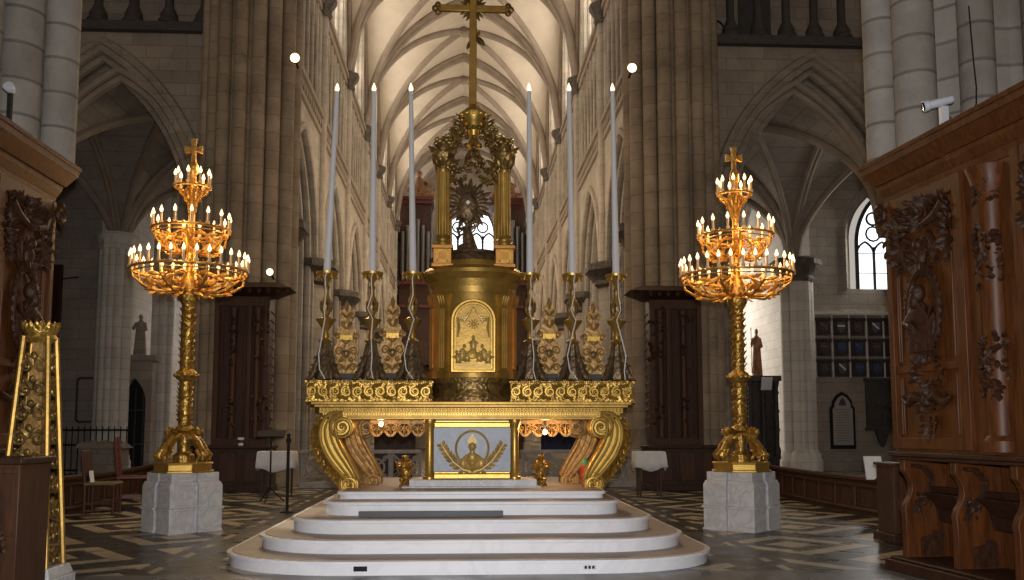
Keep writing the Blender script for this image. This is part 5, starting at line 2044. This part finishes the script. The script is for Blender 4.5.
def cloth(label, loc, w, d, h, drop):
    m = MB()
    n = 48
    rows = [(0, .008), (1.0, .008), (1.02, -.02), (1.05, -drop * .5), (1.09, -drop)]
    per = []
    for i in range(n):
        t = i / n * 4
        k, f = int(t), t - int(t)
        c = [(-1, -1), (1, -1), (1, 1), (-1, 1)]
        a, b = c[k], c[(k + 1) % 4]
        per.append((a[0] + (b[0] - a[0]) * f, a[1] + (b[1] - a[1]) * f))
    vs, fs = [], []
    for j, (s, z) in enumerate(rows):
        for i, (x, y) in enumerate(per):
            wob = .035 * math.sin(i * 1.7) * max(j - 2, 0)
            dz = (.16 * abs(math.sin(i * PI / 12 * 1.0)) ** 3) * -1 * (1 if j == 4 else 0) * .6
            vs.append((x * w / 2 * s * (1 + wob * .6), y * d / 2 * s * (1 + wob), z + dz))
    for j in range(len(rows) - 1):
        for i in range(n):
            i2 = (i + 1) % n
            fs.append((j * n + i, j * n + i2, (j + 1) * n + i2, (j + 1) * n + i))
    m.add(vs, fs)
    o = m.build('tablecloth', M['white_cloth'], sharp=60)
    o.location = (loc[0], loc[1], h)
    sol = o.modifiers.new('cloth', 'SOLIDIFY')
    sol.thickness = .006
    sol.offset = 1
    return tag(o, label, 'tablecloth')


c = W(277, 480, 21.6)
cloth_table('small table under a white cloth behind the music stand', (c.x, 21.6, 0), .75, .6, 1.0)
cloth('white cloth draped over the small table behind the music stand', (c.x, 21.6, 0), .78, .62, 1.0, .36)
c = W(649, 480, 21.0)
cloth_table('small table under a white cloth in front of the right oak screen', (c.x, 21.0, 0), .62, .5, 1.0)
cloth('white cloth draped over the small table before the right oak screen', (c.x, 21.0, 0), .66, .52, 1.0, .34)

c = W(270, 490, 19.6)
ms = thing('music_stand', 'black music stand in front of the white-clothed table', 'music stand', (c.x, 19.6, 0))
hd = ZY(436, 19.6, 270)
m = MB()
m.tube([(0, 0, .25), (0, 0, hd)], .018, 8)
m.build('pole', M['black'], ms)
for k in range(3):
    a = k * 2 * PI / 3 + .4
    m = MB()
    m.tube([(0, 0, .3), (.3 * math.cos(a), .3 * math.sin(a), .015)], .014, 6)
    m.build('leg', M['black'], ms)
m = MB()
m.cbox((0, 0, hd + .04), (.58, .02, .26), (-1.0, 0, 0))
m.cbox((0, -.12, hd - .02), (.58, .06, .015), (-.2, 0, 0))
m.build('desk', M['black'], ms)
c = W(287, 511, 17.2)
ps = thing('barrier_post', 'slim black barrier post beside the left end of the altar steps', 'post', (c.x, 17.2, 0))
hp = ZY(436, 17.2, 287)
m = MB()
m.lathe([(.028, .03), (.028, hp), (.04, hp), (.04, hp + .03), (.01, hp + .05)], (0, 0, 0), 12)
m.build('pole', M['black'], ps)
m = MB()
m.lathe([(.13, 0), (.13, .015), (.05, .04)], (0, 0, 0), 16)
m.build('foot', M['black'], ps)
m = MB()
m.box(-.045, .045, -.02, .02, hp - .12, hp - .04)
m.build('belt_head', M['black'], ps)


def chair(label, loc, rz, mat, ladder, h=1.0):
    t = thing('chair', label, 'chair', loc, rz)
    for x in (-.2, .2):
        m = MB()
        m.tube([(x, .2, 0), (x, .2, .45), (x, .26, h)], [.02, .022, .018], 8)
        m.build('back_post', mat, t)
        m = MB()
        m.tube([(x, -.2, 0), (x, -.2, .45)], .02, 8)
        m.build('leg', mat, t)
    m = MB()
    m.box(-.23, .23, -.23, .22, .44, .48)
    m.build('seat', M['straw'] if not ladder else mat, t, bevel=.012)
    m = MB()
    m.box(-.2, .2, -.21, -.19, .2, .23)
    for x in (-.2, .2):
        m.box(x - .01, x + .01, -.2, .2, .16, .19)
    m.build('stretcher', mat, t)
    if ladder:
        for z in (.62, .77, .92):
            m = MB()
            yy = .2 + .06 * (z - .45) / (h - .45)
            m.box(-.2, .2, yy - .01, yy + .01, z - .03, z + .03)
            m.build('back_slat', mat, t)
    else:
        m = MB()
        m.fr(-.2, .2, .19, .215, .55, -.2, .2, .245, .27, h)
        m.build('backrest', mat, t, bevel=.01)
    return t


KCH = 1.3
c = W(133, 503, 18.3)
ch = chair('red ladder-back wooden chair behind the left marble pedestal', (c.x, 18.3, 0), PI / 2 + .25, M['redchair'], True, 1.05)
ch.scale = (KCH, KCH, KCH)
c = W(102, 512, 17.0)
ch = chair('brown chair with straw seat and a paper on its back, left of the red chair', (c.x, 17.0, 0), PI / 2 + .1, M['wood_mid'], False, .95)
ch.scale = (1.2, 1.2, 1.2)
pc = W(92, 478, 16.9)
m = MB()
m.cbox((0, 0, 0), (.012, .16, .26), (0, -.15, 0))
o = m.build('paper_note', M['paper'])
o.location = (pc.x, 16.9, pc.z)
tag(o, 'white paper slip fixed to the back of the brown chair', 'paper')

# low curved oak partitions at the edge of the crossing
for side in (-1, 1):
    lab = 'low panelled oak partition curving below the wall of hatchments' if side > 0 else 'low dark oak partition behind the chairs'
    root = thing('oak_partition', lab, 'partition', (side * 7.0, 14.0, 0))
    pts = []
    for i in range(13):
        t = i / 12
        pts.append((side * (.25 - .35 * math.sin(t * PI) * 1.0 + t * .3), t * 9.5))
    m = MB()
    for i in range(12):
        (xa, ya), (xb, yb) = pts[i], pts[i + 1]
        for z0, z1, o0, o1 in ((.0, .62, 0, .12),):
            m.add([(xa, ya, z0), (xb, yb, z0), (xb, yb, z1), (xa, ya, z1), (xa + side * o1, ya, z0), (xb + side * o1, yb, z0), (xb + side * o1, yb, z1), (xa + side * o1, ya, z1)],
                  [(0, 1, 2, 3), (7, 6, 5, 4), (3, 2, 6, 7), (0, 4, 5, 1), (1, 5, 6, 2), (4, 0, 3, 7)])
    m.build('boarding', M['wood_mid'], root)
    m = MB()
    for z, r in ((.64, .05), (.52, .025), (.1, .03)):
        m.tube([(x - side * .02, y, z) for x, y in pts], r, 6)
    m.build('rail_molding', M['wood_mid'], root)
    m = MB()
    for i in range(12):
        (xa, ya), (xb, yb) = pts[i], pts[i + 1]
        m.tube([(xa - side * .01, ya, .1), (xa - side * .01, ya, .55)], .02, 6)
        m.tube([(xa * .8 + xb * .2 - side * .0, ya * .8 + yb * .2, .17), (xa * .2 + xb * .8, ya * .2 + yb * .8, .17), (xa * .2 + xb * .8, ya * .2 + yb * .8, .46), (xa * .8 + xb * .2, ya * .8 + yb * .2, .46)], .014, 5, True)
    m.build('panel_molding', M['wood_mid'], root)

# stone step ledge along the partition on the right
# ------------------------------------------------------------------ rail of pierced stone panels at the nave entrance
def pierced_rail(label, x0, x1, y, h=.98):
    root = thing('pierced_rail', label, 'railing', ((x0 + x1) / 2, y, 0))
    w = x1 - x0
    m = MB()
    m.box(-w / 2, w / 2, -.12, .12, h - .09, h)
    m.build('top_rail', M['dark_stone_mid'], root, bevel=.012)
    m = MB()
    m.box(-w / 2, w / 2, -.14, .14, 0, .16)
    m.build('bottom_rail', M['dark_stone_mid'], root, bevel=.012)
    n = max(2, round(w / .72))
    for i in range(n):
        c0 = -w / 2 + w * (i + .5) / n
        hw = w / n / 2 * .92
        m = MB()
        z0, z1 = .16, h - .09
        zc = (z0 + z1) / 2
        q = lambda pts, r=.032: m.tube([(a, 0, b) for a, b in pts], r, 6)
        q([(c0 - hw, z0), (c0 - hw, z1)], .04)
        q([(c0 + hw, z0), (c0 + hw, z1)], .04)
        rr = min(hw, (z1 - z0) / 2) * .62
        m.tube([(c0 + rr * math.cos(a * PI / 8), 0, zc + rr * math.sin(a * PI / 8)) for a in range(16)], .032, 6, True)
        for sx_ in (-1, 1):
            for sz in (-1, 1):
                q([(c0 + sx_ * hw, zc + sz * (z1 - z0) / 2), (c0 + sx_ * rr * .7, zc + sz * rr * .7), (c0, zc)], .026)
                m.scroll(c0 + sx_ * hw * .66, zc + sz * (z1 - z0) * .3, 0, .09, .02, 1.2, 0, .022, 12, 5, sx_ * sz)
        m.build('pierced_panel', M['dark_stone_mid'], root)
    return root


pierced_rail('pierced grey stone rail seen under the left half of the altar', W(300, 470, 24.4).x, W(421, 470, 24.4).x, 24.4)
pierced_rail('pierced grey stone rail seen under the right half of the altar', W(522, 470, 24.4).x, W(650, 470, 24.4).x, 24.4)
# dark draped piece and wooden chest just behind the altar
nv_ = thing('folded_banner', 'dark blue cloth panel hanging behind the altar on the right', 'cloth', (W(560, 440, 25.2).x, 25.2, 0))
m = MB()
wv = []
for i in range(25):
    x = -.52 + 1.04 * i / 24
    wv.append((x, .03 * math.sin(i * 1.3)))
vs = [(x, y, .95) for x, y in wv] + [(x, y, 1.55) for x, y in wv] + [(x, y + .03, .95) for x, y in wv] + [(x, y + .03, 1.55) for x, y in wv]
k = 25
fs = []
for i in range(k - 1):
    fs += [(i, i + 1, k + i + 1, k + i), (2 * k + i, 3 * k + i, 3 * k + i + 1, 2 * k + i + 1), (k + i, k + i + 1, 3 * k + i + 1, 3 * k + i), (i, 2 * k + i, 2 * k + i + 1, i + 1)]
fs += [(0, k, 3 * k, 2 * k), (k - 1, 3 * k - 1, 4 * k - 1, 2 * k - 1)]
m.add(vs, fs)
m.build('drape', M['navy'], nv_, sharp=60)
m = MB()
m.tube([(-.58, .02, 1.56), (.58, .02, 1.56)], .02, 8)
m.tube([(-.5, .02, 0), (-.5, .02, 1.56)], .02, 8)
m.tube([(.5, .02, 0), (.5, .02, 1.56)], .02, 8)
m.build('frame', M['black'], nv_)
bx_ = thing('wooden_cupboard', 'reddish wooden cupboard glimpsed under the left half of the altar', 'cupboard', (W(395, 450, 25.4).x, 25.4, 0))
m = MB()
m.box(-.55, .55, -.2, .3, 0, 1.5)
m.build('carcase', M['wood_dark'], bx_, bevel=.01)
for s in (-1, 1):
    m = MB()
    m.box(s * .27 - .23, s * .27 + .23, -.23, -.2, .15, 1.4)
    dd = m.build('door', M['wood_dark'], bx_, bevel=.01)
    m = MB()
    m.ell((s * .08, -.25, .8), .02, None, 8, 6)
    m.build('knob', M['gold_smooth'], dd)

# ------------------------------------------------------------------ organ at the far end
OY = 72.0
og = thing('pipe_organ', 'dark carved organ case with pipes at the far end of the nave', 'organ', (0, OY, 0))
zt1 = ZY(205, OY)
for s in (-1, 1):
    m = MB()
    xa, xb = s * 2.5, s * 5.0
    m.box(min(xa, xb), max(xa, xb), 0, 2.5, 4, zt1)
    m.build('tower_case', M['organ_wood'], og)
    for z, p_ in ((zt1, .25), (zt1 + .25, .45), (zt1 - 6.5, .3), (11, .4)):
        m = MB()
        m.box(min(xa, xb) - p_, max(xa, xb) + p_ * .3, -p_ - .2, 2.6, z, z + .25)
        m.build('cornice', M['red'], og)
    for i in range(6):
        x = min(xa, xb) + .25 + i * .4
        h = 5.2 - abs(i - 2.5) * .5
        m = MB()
        m.lathe([(.05, zt1 - 6.2), (.16, zt1 - 5.6), (.16, zt1 - 6.2 + h)], (x, -.18, 0), 12)
        m.build('pipe', M['pipe'], og)
    # statue on the tower
    m = MB()
    xs = s * 3.5
    m.tube([(xs, .6, zt1 + .5), (xs + .1, .6, zt1 + 1.2), (xs - .05, .5, zt1 + 1.9), (xs, .5, zt1 + 2.3)], [.55, .5, .42, .2], 12)
    m.ell((xs, .45, zt1 + 2.6), (.22, .24, .28), None, 10, 8)
    m.tube([(xs + .35, .5, zt1 + 1.9), (xs + .8, .3, zt1 + 1.6), (xs + .6, .1, zt1 + 2.1)], [.14, .12, .09], 8)
    m.tube([(xs - .35, .5, zt1 + 1.9), (xs - .75, .3, zt1 + 1.4), (xs - .4, .1, zt1 + 1.2)], [.14, .12, .09], 8)
    m.build('statue', M['statue'], og)
    m = MB()
    for i in range(30):
        p = Vector((xs + random.uniform(-1.2, 1.2), -.2, zt1 + random.uniform(.2, .9)))
        m.leaf(p, p + Vector((random.uniform(-.5, .5), -.1, random.uniform(.1, .7))), (0, -1, 0), .3)
    m.build('crest_foliage', M['statue'], og)
m = MB()
m.box(-2.5, 2.5, .3, 2.5, 4, ZY(258, OY))
m.box(-2.5, 2.5, .0, 2.5, 11.2, 11.6)
m.build('middle_case', M['organ_wood'], og)
for i in range(11):
    m = MB()
    x = -2.2 + i * .44
    m.lathe([(.05, 11.7), (.17, 12.2), (.17, 14.6 - abs(i - 5) * .2)], (x, .1, 0), 12)
    m.build('pipe', M['pipe'], og)
m = MB()
m.box(-5.1, 5.1, -1.0, 2.6, 6.5, 7.2)
m.box(-5.1, 5.1, -.9, -.8, 7.2, 8.4)
m.build('gallery', M['organ_wood'], og)
m = MB()
for x in (-4.6, -1.6, 1.6, 4.6):
    m.lathe([(.35, 0), (.3, .3), (.28, 6.2), (.4, 6.5)], (x, 0, 0), 12)
m.build('gallery_frame', M['organ_wood'], og)

# ------------------------------------------------------------------ right chapel wall: hatchments, tablets; statue on carved screen
HY = 32.97
rows = ((ZY(327, 33, 850), 0), (ZY(347.5, 33, 850), 1), (ZY(368, 33, 850), 2))
colx = [W(p, 340, 33).x for p in (823, 840.5, 857.5, 875, 891)]
wpl = .52
tone = {'shield_brown': 'brown', 'shield_grey': 'grey', 'shield_blue': 'blue'}
nth = ('first', 'second', 'third', 'fourth', 'last')
mats = [['shield_brown', 'shield_grey', 'shield_brown', 'shield_grey', 'shield_brown'], ['shield_brown', 'shield_blue', 'shield_blue', 'shield_brown', 'shield_brown'], ['shield_brown', 'shield_grey', 'shield_blue', 'shield_blue', 'shield_grey']]
rn = ('top row', 'middle row', 'bottom row')
for (z, r) in rows:
    for c_, x in enumerate(colx):
        root = thing('hatchment', f'dark framed hatchment with {tone[mats[r][c_]]} shield, {rn[r]}, {nth[c_]} from the left', 'hatchment', (x, HY, z), 0, 'hatchments in rows on the chapel wall')
        m = MB()
        a, b = .25, .32
        m.box(-a, a, -.05, .03, -b, b * .8)
        for i in range(5):
            m.ell((-a + i * a / 2, -.04, b * .85), (.07, .04, .08), None, 6, 5)
        m.build('board', M['shield_dark'], root)
        m = MB()
        sh = [(-.15, .17), (.15, .17), (.15, -.02), (.1, -.14), (0, -.22), (-.1, -.14), (-.15, -.02)]
        m.prism(sh, -.075, -.05)
        shd = m.build('shield', M[mats[r][c_]], root)
        m = MB()
        if (r + c_) % 3 == 0:
            m.prism([(-.14, .12), (-.1, .16), (.13, -.06), (.1, -.1)], -.085, -.07)
        elif (r + c_) % 3 == 1:
            m.prism([(-.14, .05), (.14, .05), (.14, .0), (-.14, .0)], -.085, -.07)
        else:
            m.prism([(-.13, -.06), (0, .08), (.13, -.06), (.1, -.1), (0, .02), (-.1, -.1)], -.085, -.07)
        m.build('charge', M['shield_grey'] if mats[r][c_] != 'shield_grey' else M['paper'], shd)
hs = thing('picture_shelf', 'pale stone string course running above the hatchments', 'shelf', (14.2, 33.0, ZY(314, 33, 850)))
m = MB()
m.box(-1.8, 2.0, -.14, .0, -.04, .06)
m.build('ledge', M['stone_white'], hs)
for i in range(6):
    m = MB()
    x = (W(814.5 + i * 17.2, 340, 33).x) - 14.2
    m.box(x - .03, x + .03, -.05, .0, -2.35, -.04)
    m.build('batten', M['stone_white'], hs)
# memorial tablet with rounded head in a black frame
tz0, tz1 = ZY(449, 33, 842), ZY(392, 33, 842)
tx = W(842, 420, 33).x
tb = thing('memorial_tablet', 'white inscribed memorial tablet in a black round-headed frame', 'tablet', (tx, 32.98, tz0))
H_ = tz1 - tz0
m = MB()
ar = [(-.46, 0), (.46, 0), (.46, H_ * .72), (.38, H_ * .76), (.36, H_ * .84), (.2, H_ * .95), (0, H_), (-.2, H_ * .95), (-.36, H_ * .84), (-.38, H_ * .76), (-.46, H_ * .72)]
m.prism(ar, -.06, .03)
m.build('frame', M['black'], tb)
m = MB()
m.prism([(x * .8, H_ * .07 + z * .87) for x, z in ar], -.075, -.05)
fc = m.build('stone_face', plain('pale_tablet', (.42, .39, .35), .6, 0, .08), tb)
m = MB()
for i in range(13):
    z = H_ * (.14 + i * .045)
    wln = random.uniform(.2, .31)
    x = -wln
    while x < wln:
        q = random.uniform(.02, .06)
        m.box(x, min(x + q, wln), -.079, -.074, z, z + .02)
        x += q + .015
m.prism([(-.14, H_ * .76), (.14, H_ * .76), (.1, H_ * .84), (0, H_ * .9), (-.1, H_ * .84)], -.08, -.074)
m.build('lettering', M['dark_stone'], fc)
# dark carved epitaph
ex = W(880, 405, 33).x
ez0, ez1 = ZY(432, 33, 880), ZY(381, 33, 880)
ep = thing('carved_epitaph', 'dark stone epitaph relief below the hatchments, beside the oak stall', 'tablet', (ex, 32.97, ez0))
H_ = ez1 - ez0
m = MB()
m.box(-.55, .55, -.1, .03, .1, H_)
m.box(-.6, .6, -.16, .03, H_, H_ + .1)
m.box(-.6, .6, -.14, .03, .05, .15)
m.build('frame', M['dark_stone'], ep, bevel=.01)
m = MB()
for x, h in ((-.3, .5), (-.1, .62), (.1, .58), (.3, .5)):
    m.ell((x, -.12, .35 + h * .4), (.09, .06, h * .42), None, 8, 6)
    m.ell((x, -.13, .4 + h), (.06, .06, .08), None, 8, 6)
m.tube([(-.48, -.11, .3), (-.48, -.11, H_ * .7), (0, -.11, H_ * .95), (.48, -.11, H_ * .7), (.48, -.11, .3)], .04, 6)
m.build('relief_figure', M['dark_stone'], ep)
m = MB()
m.fr(-.1, .1, -.1, .03, -.45, -.25, .25, -.14, .03, .05)
m.ell((0, -.06, -.45), (.1, .08, .1), None, 8, 6)
m.build('console', M['dark_stone'], ep)

# carved black side screen and the statue standing on it
qx0, qx1 = W(752, 400, 34.5).x, W(784, 400, 34.5).x
qz = ZY(376, 34.5, 765)
qs = thing('carved_side_screen', 'black carved wooden chapel screen below the standing statue', 'screen', ((qx0 + qx1) / 2 - .22, 34.5, 0))
hw_ = (qx1 - qx0) / 2
m = MB()
m.box(-hw_, hw_, 0, .4, 0, qz - .2)
m.build('body', M['shield_dark'], qs)
m = MB()
m.box(-hw_ - .06, hw_ + .06, -.25, .45, qz - .2, qz)
m.build('cornice', M['shield_dark'], qs)
m = MB()
m.box(-hw_ - .03, hw_ + .03, -.2, .45, 0, .5)
m.build('base', M['shield_dark'], qs)
for i in range(3):
    m = MB()
    x = -hw_ + .12 + i * (hw_ - .12)
    m.lathe([(.12, .5), (.14, .7), (.08, .9), (.1, 1.5), (.08, qz - .5), (.14, qz - .2)], (x, -.1, 0), 10)
    for j in range(10):
        m.ell((x + .07 * math.cos(j * 2), -.1 + .07 * math.sin(j * 2), .8 + j * (qz - 1.2) / 10), .06, None, 6, 5)
    m.build('twisted_column', M['shield_dark'], qs)
m = MB()
m.cbox((.1, -.25, qz - .3), (.42, .02, .5), (.3, 0, 0))
m.build('notice_board', M['metal_white'], qs)
s_b = W(763, 375, 34.3)
s_t = ZY(327, 34.3, 763)
st = thing('wooden_statue', 'brown standing saint statue holding a staff, on the black carved screen', 'statue', (s_b.x - .12, 34.6, qz))
hh = s_t - qz
def saint_statue(st, hh, mat):
    k = hh / 1.75
    m = MB()
    m.lathe([(.26 * k, 0), (.26 * k, .08 * k), (.2 * k, .12 * k)], (0, 0, 0), 12)
    m.build('socle', mat, st)
    m = MB()
    m.tube([(0, 0, .1 * k), (.02 * k, 0, .5 * k), (-.02 * k, 0, .9 * k), (0, 0, 1.2 * k), (0, 0, 1.38 * k), (0, 0, 1.46 * k), (0, 0, 1.52 * k)], [.22 * k, .18 * k, .17 * k, .19 * k, .17 * k, .07 * k, .06 * k], 12)
    m.ell((0, -.01, 1.6 * k), (.085 * k, .095 * k, .115 * k), None, 12, 10)
    m.ell((0, -.1 * k, 1.59 * k), (.018 * k, .025 * k, .028 * k), None, 6, 5)
    m.tube([(-.17 * k, 0, 1.36 * k), (-.28 * k, -.05 * k, 1.1 * k), (-.34 * k, -.2 * k, 1.2 * k)], [.07 * k, .06 * k, .04 * k], 8)
    m.tube([(.17 * k, 0, 1.36 * k), (.24 * k, -.06 * k, 1.06 * k), (.08 * k, -.2 * k, 1.0 * k)], [.07 * k, .06 * k, .04 * k], 8)
    for i in range(7):
        a = -PI + i * PI / 6
        m.tube([(.15 * k * math.cos(a), .15 * k * math.sin(a), 1.1 * k), (.19 * k * math.cos(a), .17 * k * math.sin(a), .6 * k), (.23 * k * math.cos(a), .22 * k * math.sin(a), .1 * k)], .035 * k, 6)
    m.build('robed_figure', mat, st)
    m = MB()
    m.tube([(-.35 * k, -.2 * k, .1 * k), (-.34 * k, -.2 * k, 1.75 * k)], .018 * k, 6)
    m.build('staff', mat, st)
saint_statue(st, hh, M['statue'])
st.scale = (.72, .8, 1)

# ------------------------------------------------------------------ left side: door, relief statue, tablet, framed picture
dx = W(141, 410, 34).x
P_d = lambda s, z, t: (dx + s, 33.2 + t, z)
dr_ = thing('door_1', 'dark pointed doorway with open ironwork beyond the left candelabrum', 'door', kind='structure')
m = MB()
zt2 = ZY(375, 33.2, 141)
wall_arch(m, P_d, -.62, .62, 0, zt2 + .5, 0, .42, 0, zt2 - 1.0, .9, .4)
m.box(dx - .75, dx + .75, 33.1, 33.7, zt2 + .5, zt2 + .7)
m.build('surround', M['stone_aisle'], dr_)
m = MB()
m.box(dx - .42, dx + .42, 33.45, 33.5, 0, zt2)
m.build('leaf', M['black'], dr_)
m = MB()
for x in (-.28, 0, .28):
    m.tube([(dx + x, 33.42, .1), (dx + x, 33.42, zt2 - .5)], .03, 6)
for z in (1.0, 2.2):
    m.tube([(dx - .4, 33.42, z), (dx + .4, 33.42, z)], .025, 6)
m.build('grille_frame', M['dark_stone'], dr_)
sbz = ZY(362, 33.2, 138)
st2 = thing('stone_statue', 'small grey stone saint above the dark doorway on the left', 'statue', (W(138, 362, 33.2).x, 33.35, zt2 + .7))
saint_statue(st2, ZY(313, 33.2, 138) - (zt2 + .7), M['stone_aisle'])
# white shafts right of the doorway
for i, (p, r) in enumerate(((153, .16), (161, .2), (168, .12))):
    m = MB()
    c = W(p, 400, 35)
    m.lathe([(r + .12, 0), (r + .12, .4), (r, .6), (r, 11)], (c.x, 35.0, 0), 14)
    tag(m.build('pillar', M['stone_white']), ('slim white shaft beside the dark doorway on the left', 'thicker white shaft between two slim ones on the left', 'slimmest white shaft nearest the left candelabrum')[i], 'pillar', kind='structure')
ftx = W(87, 400, 33).x
ft = thing('wall_tablet', 'grey oblong memorial tablet in a moulded frame on the shadowed left wall', 'tablet', (ftx, 32.97, ZY(423, 33, 87)))
H_ = ZY(377, 33, 87) - ZY(423, 33, 87)
m = MB()
m.prism([(-.36, .1), (-.26, 0), (.26, 0), (.36, .1), (.36, H_ - .1), (.26, H_), (-.26, H_), (-.36, H_ - .1)], -.06, .03)
m.build('frame', M['dark_stone'], ft, bevel=.01)
m = MB()
m.prism([(-.27, .14), (-.2, .08), (.2, .08), (.27, .14), (.27, H_ - .14), (.2, H_ - .08), (-.2, H_ - .08), (-.27, H_ - .14)], -.075, -.05)
m.build('stone_face', M['stone_aisle'], ft)
fx = W(56.5, 280, 20).x
fp = thing('hanging_picture', 'dark wooden framed board on the shadowed wall above the gilded pillar', 'picture', (W(56, 290, 32.9).x, 32.95, ZY(323, 33, 56)))
H_ = ZY(265, 33, 56) - ZY(323, 33, 56)
m = MB()
for x in (-.14, .14):
    m.box(x - .06, x + .06, -.08, .02, 0, H_)
for z in (.06, H_ - .06):
    m.box(-.14, .14, -.08, .02, z - .06, z + .06)
m.build('frame', M['wood_mid'], fp, bevel=.01)
m = MB()
m.box(-.1, .1, -.03, .02, .1, H_ - .1)
m.build('panel', M['wood_dark'], fp)
m = MB()
m.tube([(.14, -.04, H_ * .75), (.85, -.3, H_ * .77)], .025, 6)
m.build('arm_rod', M['black'], fp)
# iron grille and tomb chest at the foot of the left wall
gb = thing('iron_grille', 'low dark iron grille at the foot of the shadowed left wall', 'grille', (W(78, 440, 32).x, 32.0, 0))
m = MB()
for z in (.15, 1.0, 1.5):
    m.tube([(-1.8, 0, z), (1.8, 0, z)], .03, 6)
m.build('rail', M['black'], gb)
m = MB()
for i in range(19):
    x = -1.8 + i * .2
    m.tube([(x, 0, 0), (x, 0, 1.62)], .018, 6)
m.build('bar_lattice', M['black'], gb)
tm = thing('stone_chest', 'pale stone tomb chest with ragged top at the foot of the left aisle pier', 'tomb', (W(106, 445, 31.6).x, 31.4, 0))
m = MB()
m.box(-.7, .7, -.3, .4, 0, .9)
m.build('chest', M['stone_aisle'], tm, bevel=.03)
m = MB()
m.fr(-.8, .8, -.4, .5, .9, -.7, .6, -.3, .4, 1.08)
for i in range(9):
    m.ell((-.6 + i * .15, -.2, 1.08), (.09, .1, .05 + .03 * (i % 3)), None, 6, 5)
m.build('lid', M['stone_aisle'], tm)


# ------------------------------------------------------------------ floodlights on the crossing piers
def floodlight(label, p, e, aim, r=.13):
    f = thing('floodlight', label, 'lamp', p)
    d = (Vector(aim) - Vector(p)).normalized()
    q = Vector((0, -.55, 0)) if False else Vector((0, 0, 0))
    R4 = Vector((0, -1, -.15)).to_track_quat('Z', 'Y').to_matrix().to_4x4()
    m = MB(R4)
    m.lathe([(r * .5, -.22), (r, -.1), (r * 1.1, 0), (r * 1.1, .04), (r, .04), (r, .0)], (0, 0, 0), 16)
    m.build('housing', M['black'], f)
    m = MB(R4)
    m.lathe([(0, .02), (r * .98, .02), (r * .9, .035), (0, .04)], (0, 0, 0), 16)
    m.build('lens', M['lamp_hot'], f)
    m = MB()
    m.tube([(0, .2, -.02), (0, .45, -.1)], .03, 6)
    m.build('bracket', M['black'], f)
    light('floodlight_beam', 'SPOT', Vector(p) + Vector((0, -.12, 0)), e, (1, .74, .45), aim, spot_size=math.radians(150), spot_blend=1.0, shadow_soft_size=.12)
    return f


floodlight('glowing floodlight high on the left crossing pier', W(295, 58, 24.0), 900, (0, 19, 8))
floodlight('glowing floodlight high on the right crossing pier', W(632, 68, 24.0), 900, (0, 19, 8))
floodlight('small orange glowing lamp above the left oak screen', W(270, 272, 22.6), 220, (-4, 20, 2), .09)

# unseen point lights added in mid-air to brighten the nave vault and walls
for i in range(5):
    for s in (-1, 1):
        light('nave_fill', 'POINT', (s * 1.2, 33 + i * 8.2, 9.5), 190, (1, .78, .54), shadow_soft_size=.25)
# fill lights added for the aisle walls, without windows; then chapel window light
light('aisle_fill', 'AREA', (7.6, 40, 6.5), 420, (1, .95, .88), (12.3, 39, 4), shape='RECTANGLE', size=3, size_y=4)
light('aisle_fill', 'AREA', (-7.6, 40, 6.5), 55, (.95, .95, 1), (-12.3, 39, 4), shape='RECTANGLE', size=3, size_y=4)
light('chapel_daylight', 'AREA', (15.4, 32.6, 8.2), 110, (1, .96, .9), (11.5, 26, 6), shape='RECTANGLE', size=1.0, size_y=2.4)
# unseen spot added for the bright streak at the altar steps' left edge
light('step_spot', 'SPOT', (-4.6, 14.2, 2.4), 420, (1, .95, .78), (-2.05, 12.1, .45), spot_size=math.radians(17), spot_blend=.5, shadow_soft_size=.05)
# greenish daylight from a coloured pane falling on the pavement by the left pillar
light('coloured_daylight', 'SPOT', (-8.2, 16.5, 3.2), 260, (.62, 1, .72), (-5.72, 13.15, 0), spot_size=math.radians(6.5), spot_blend=.6, shadow_soft_size=.03)
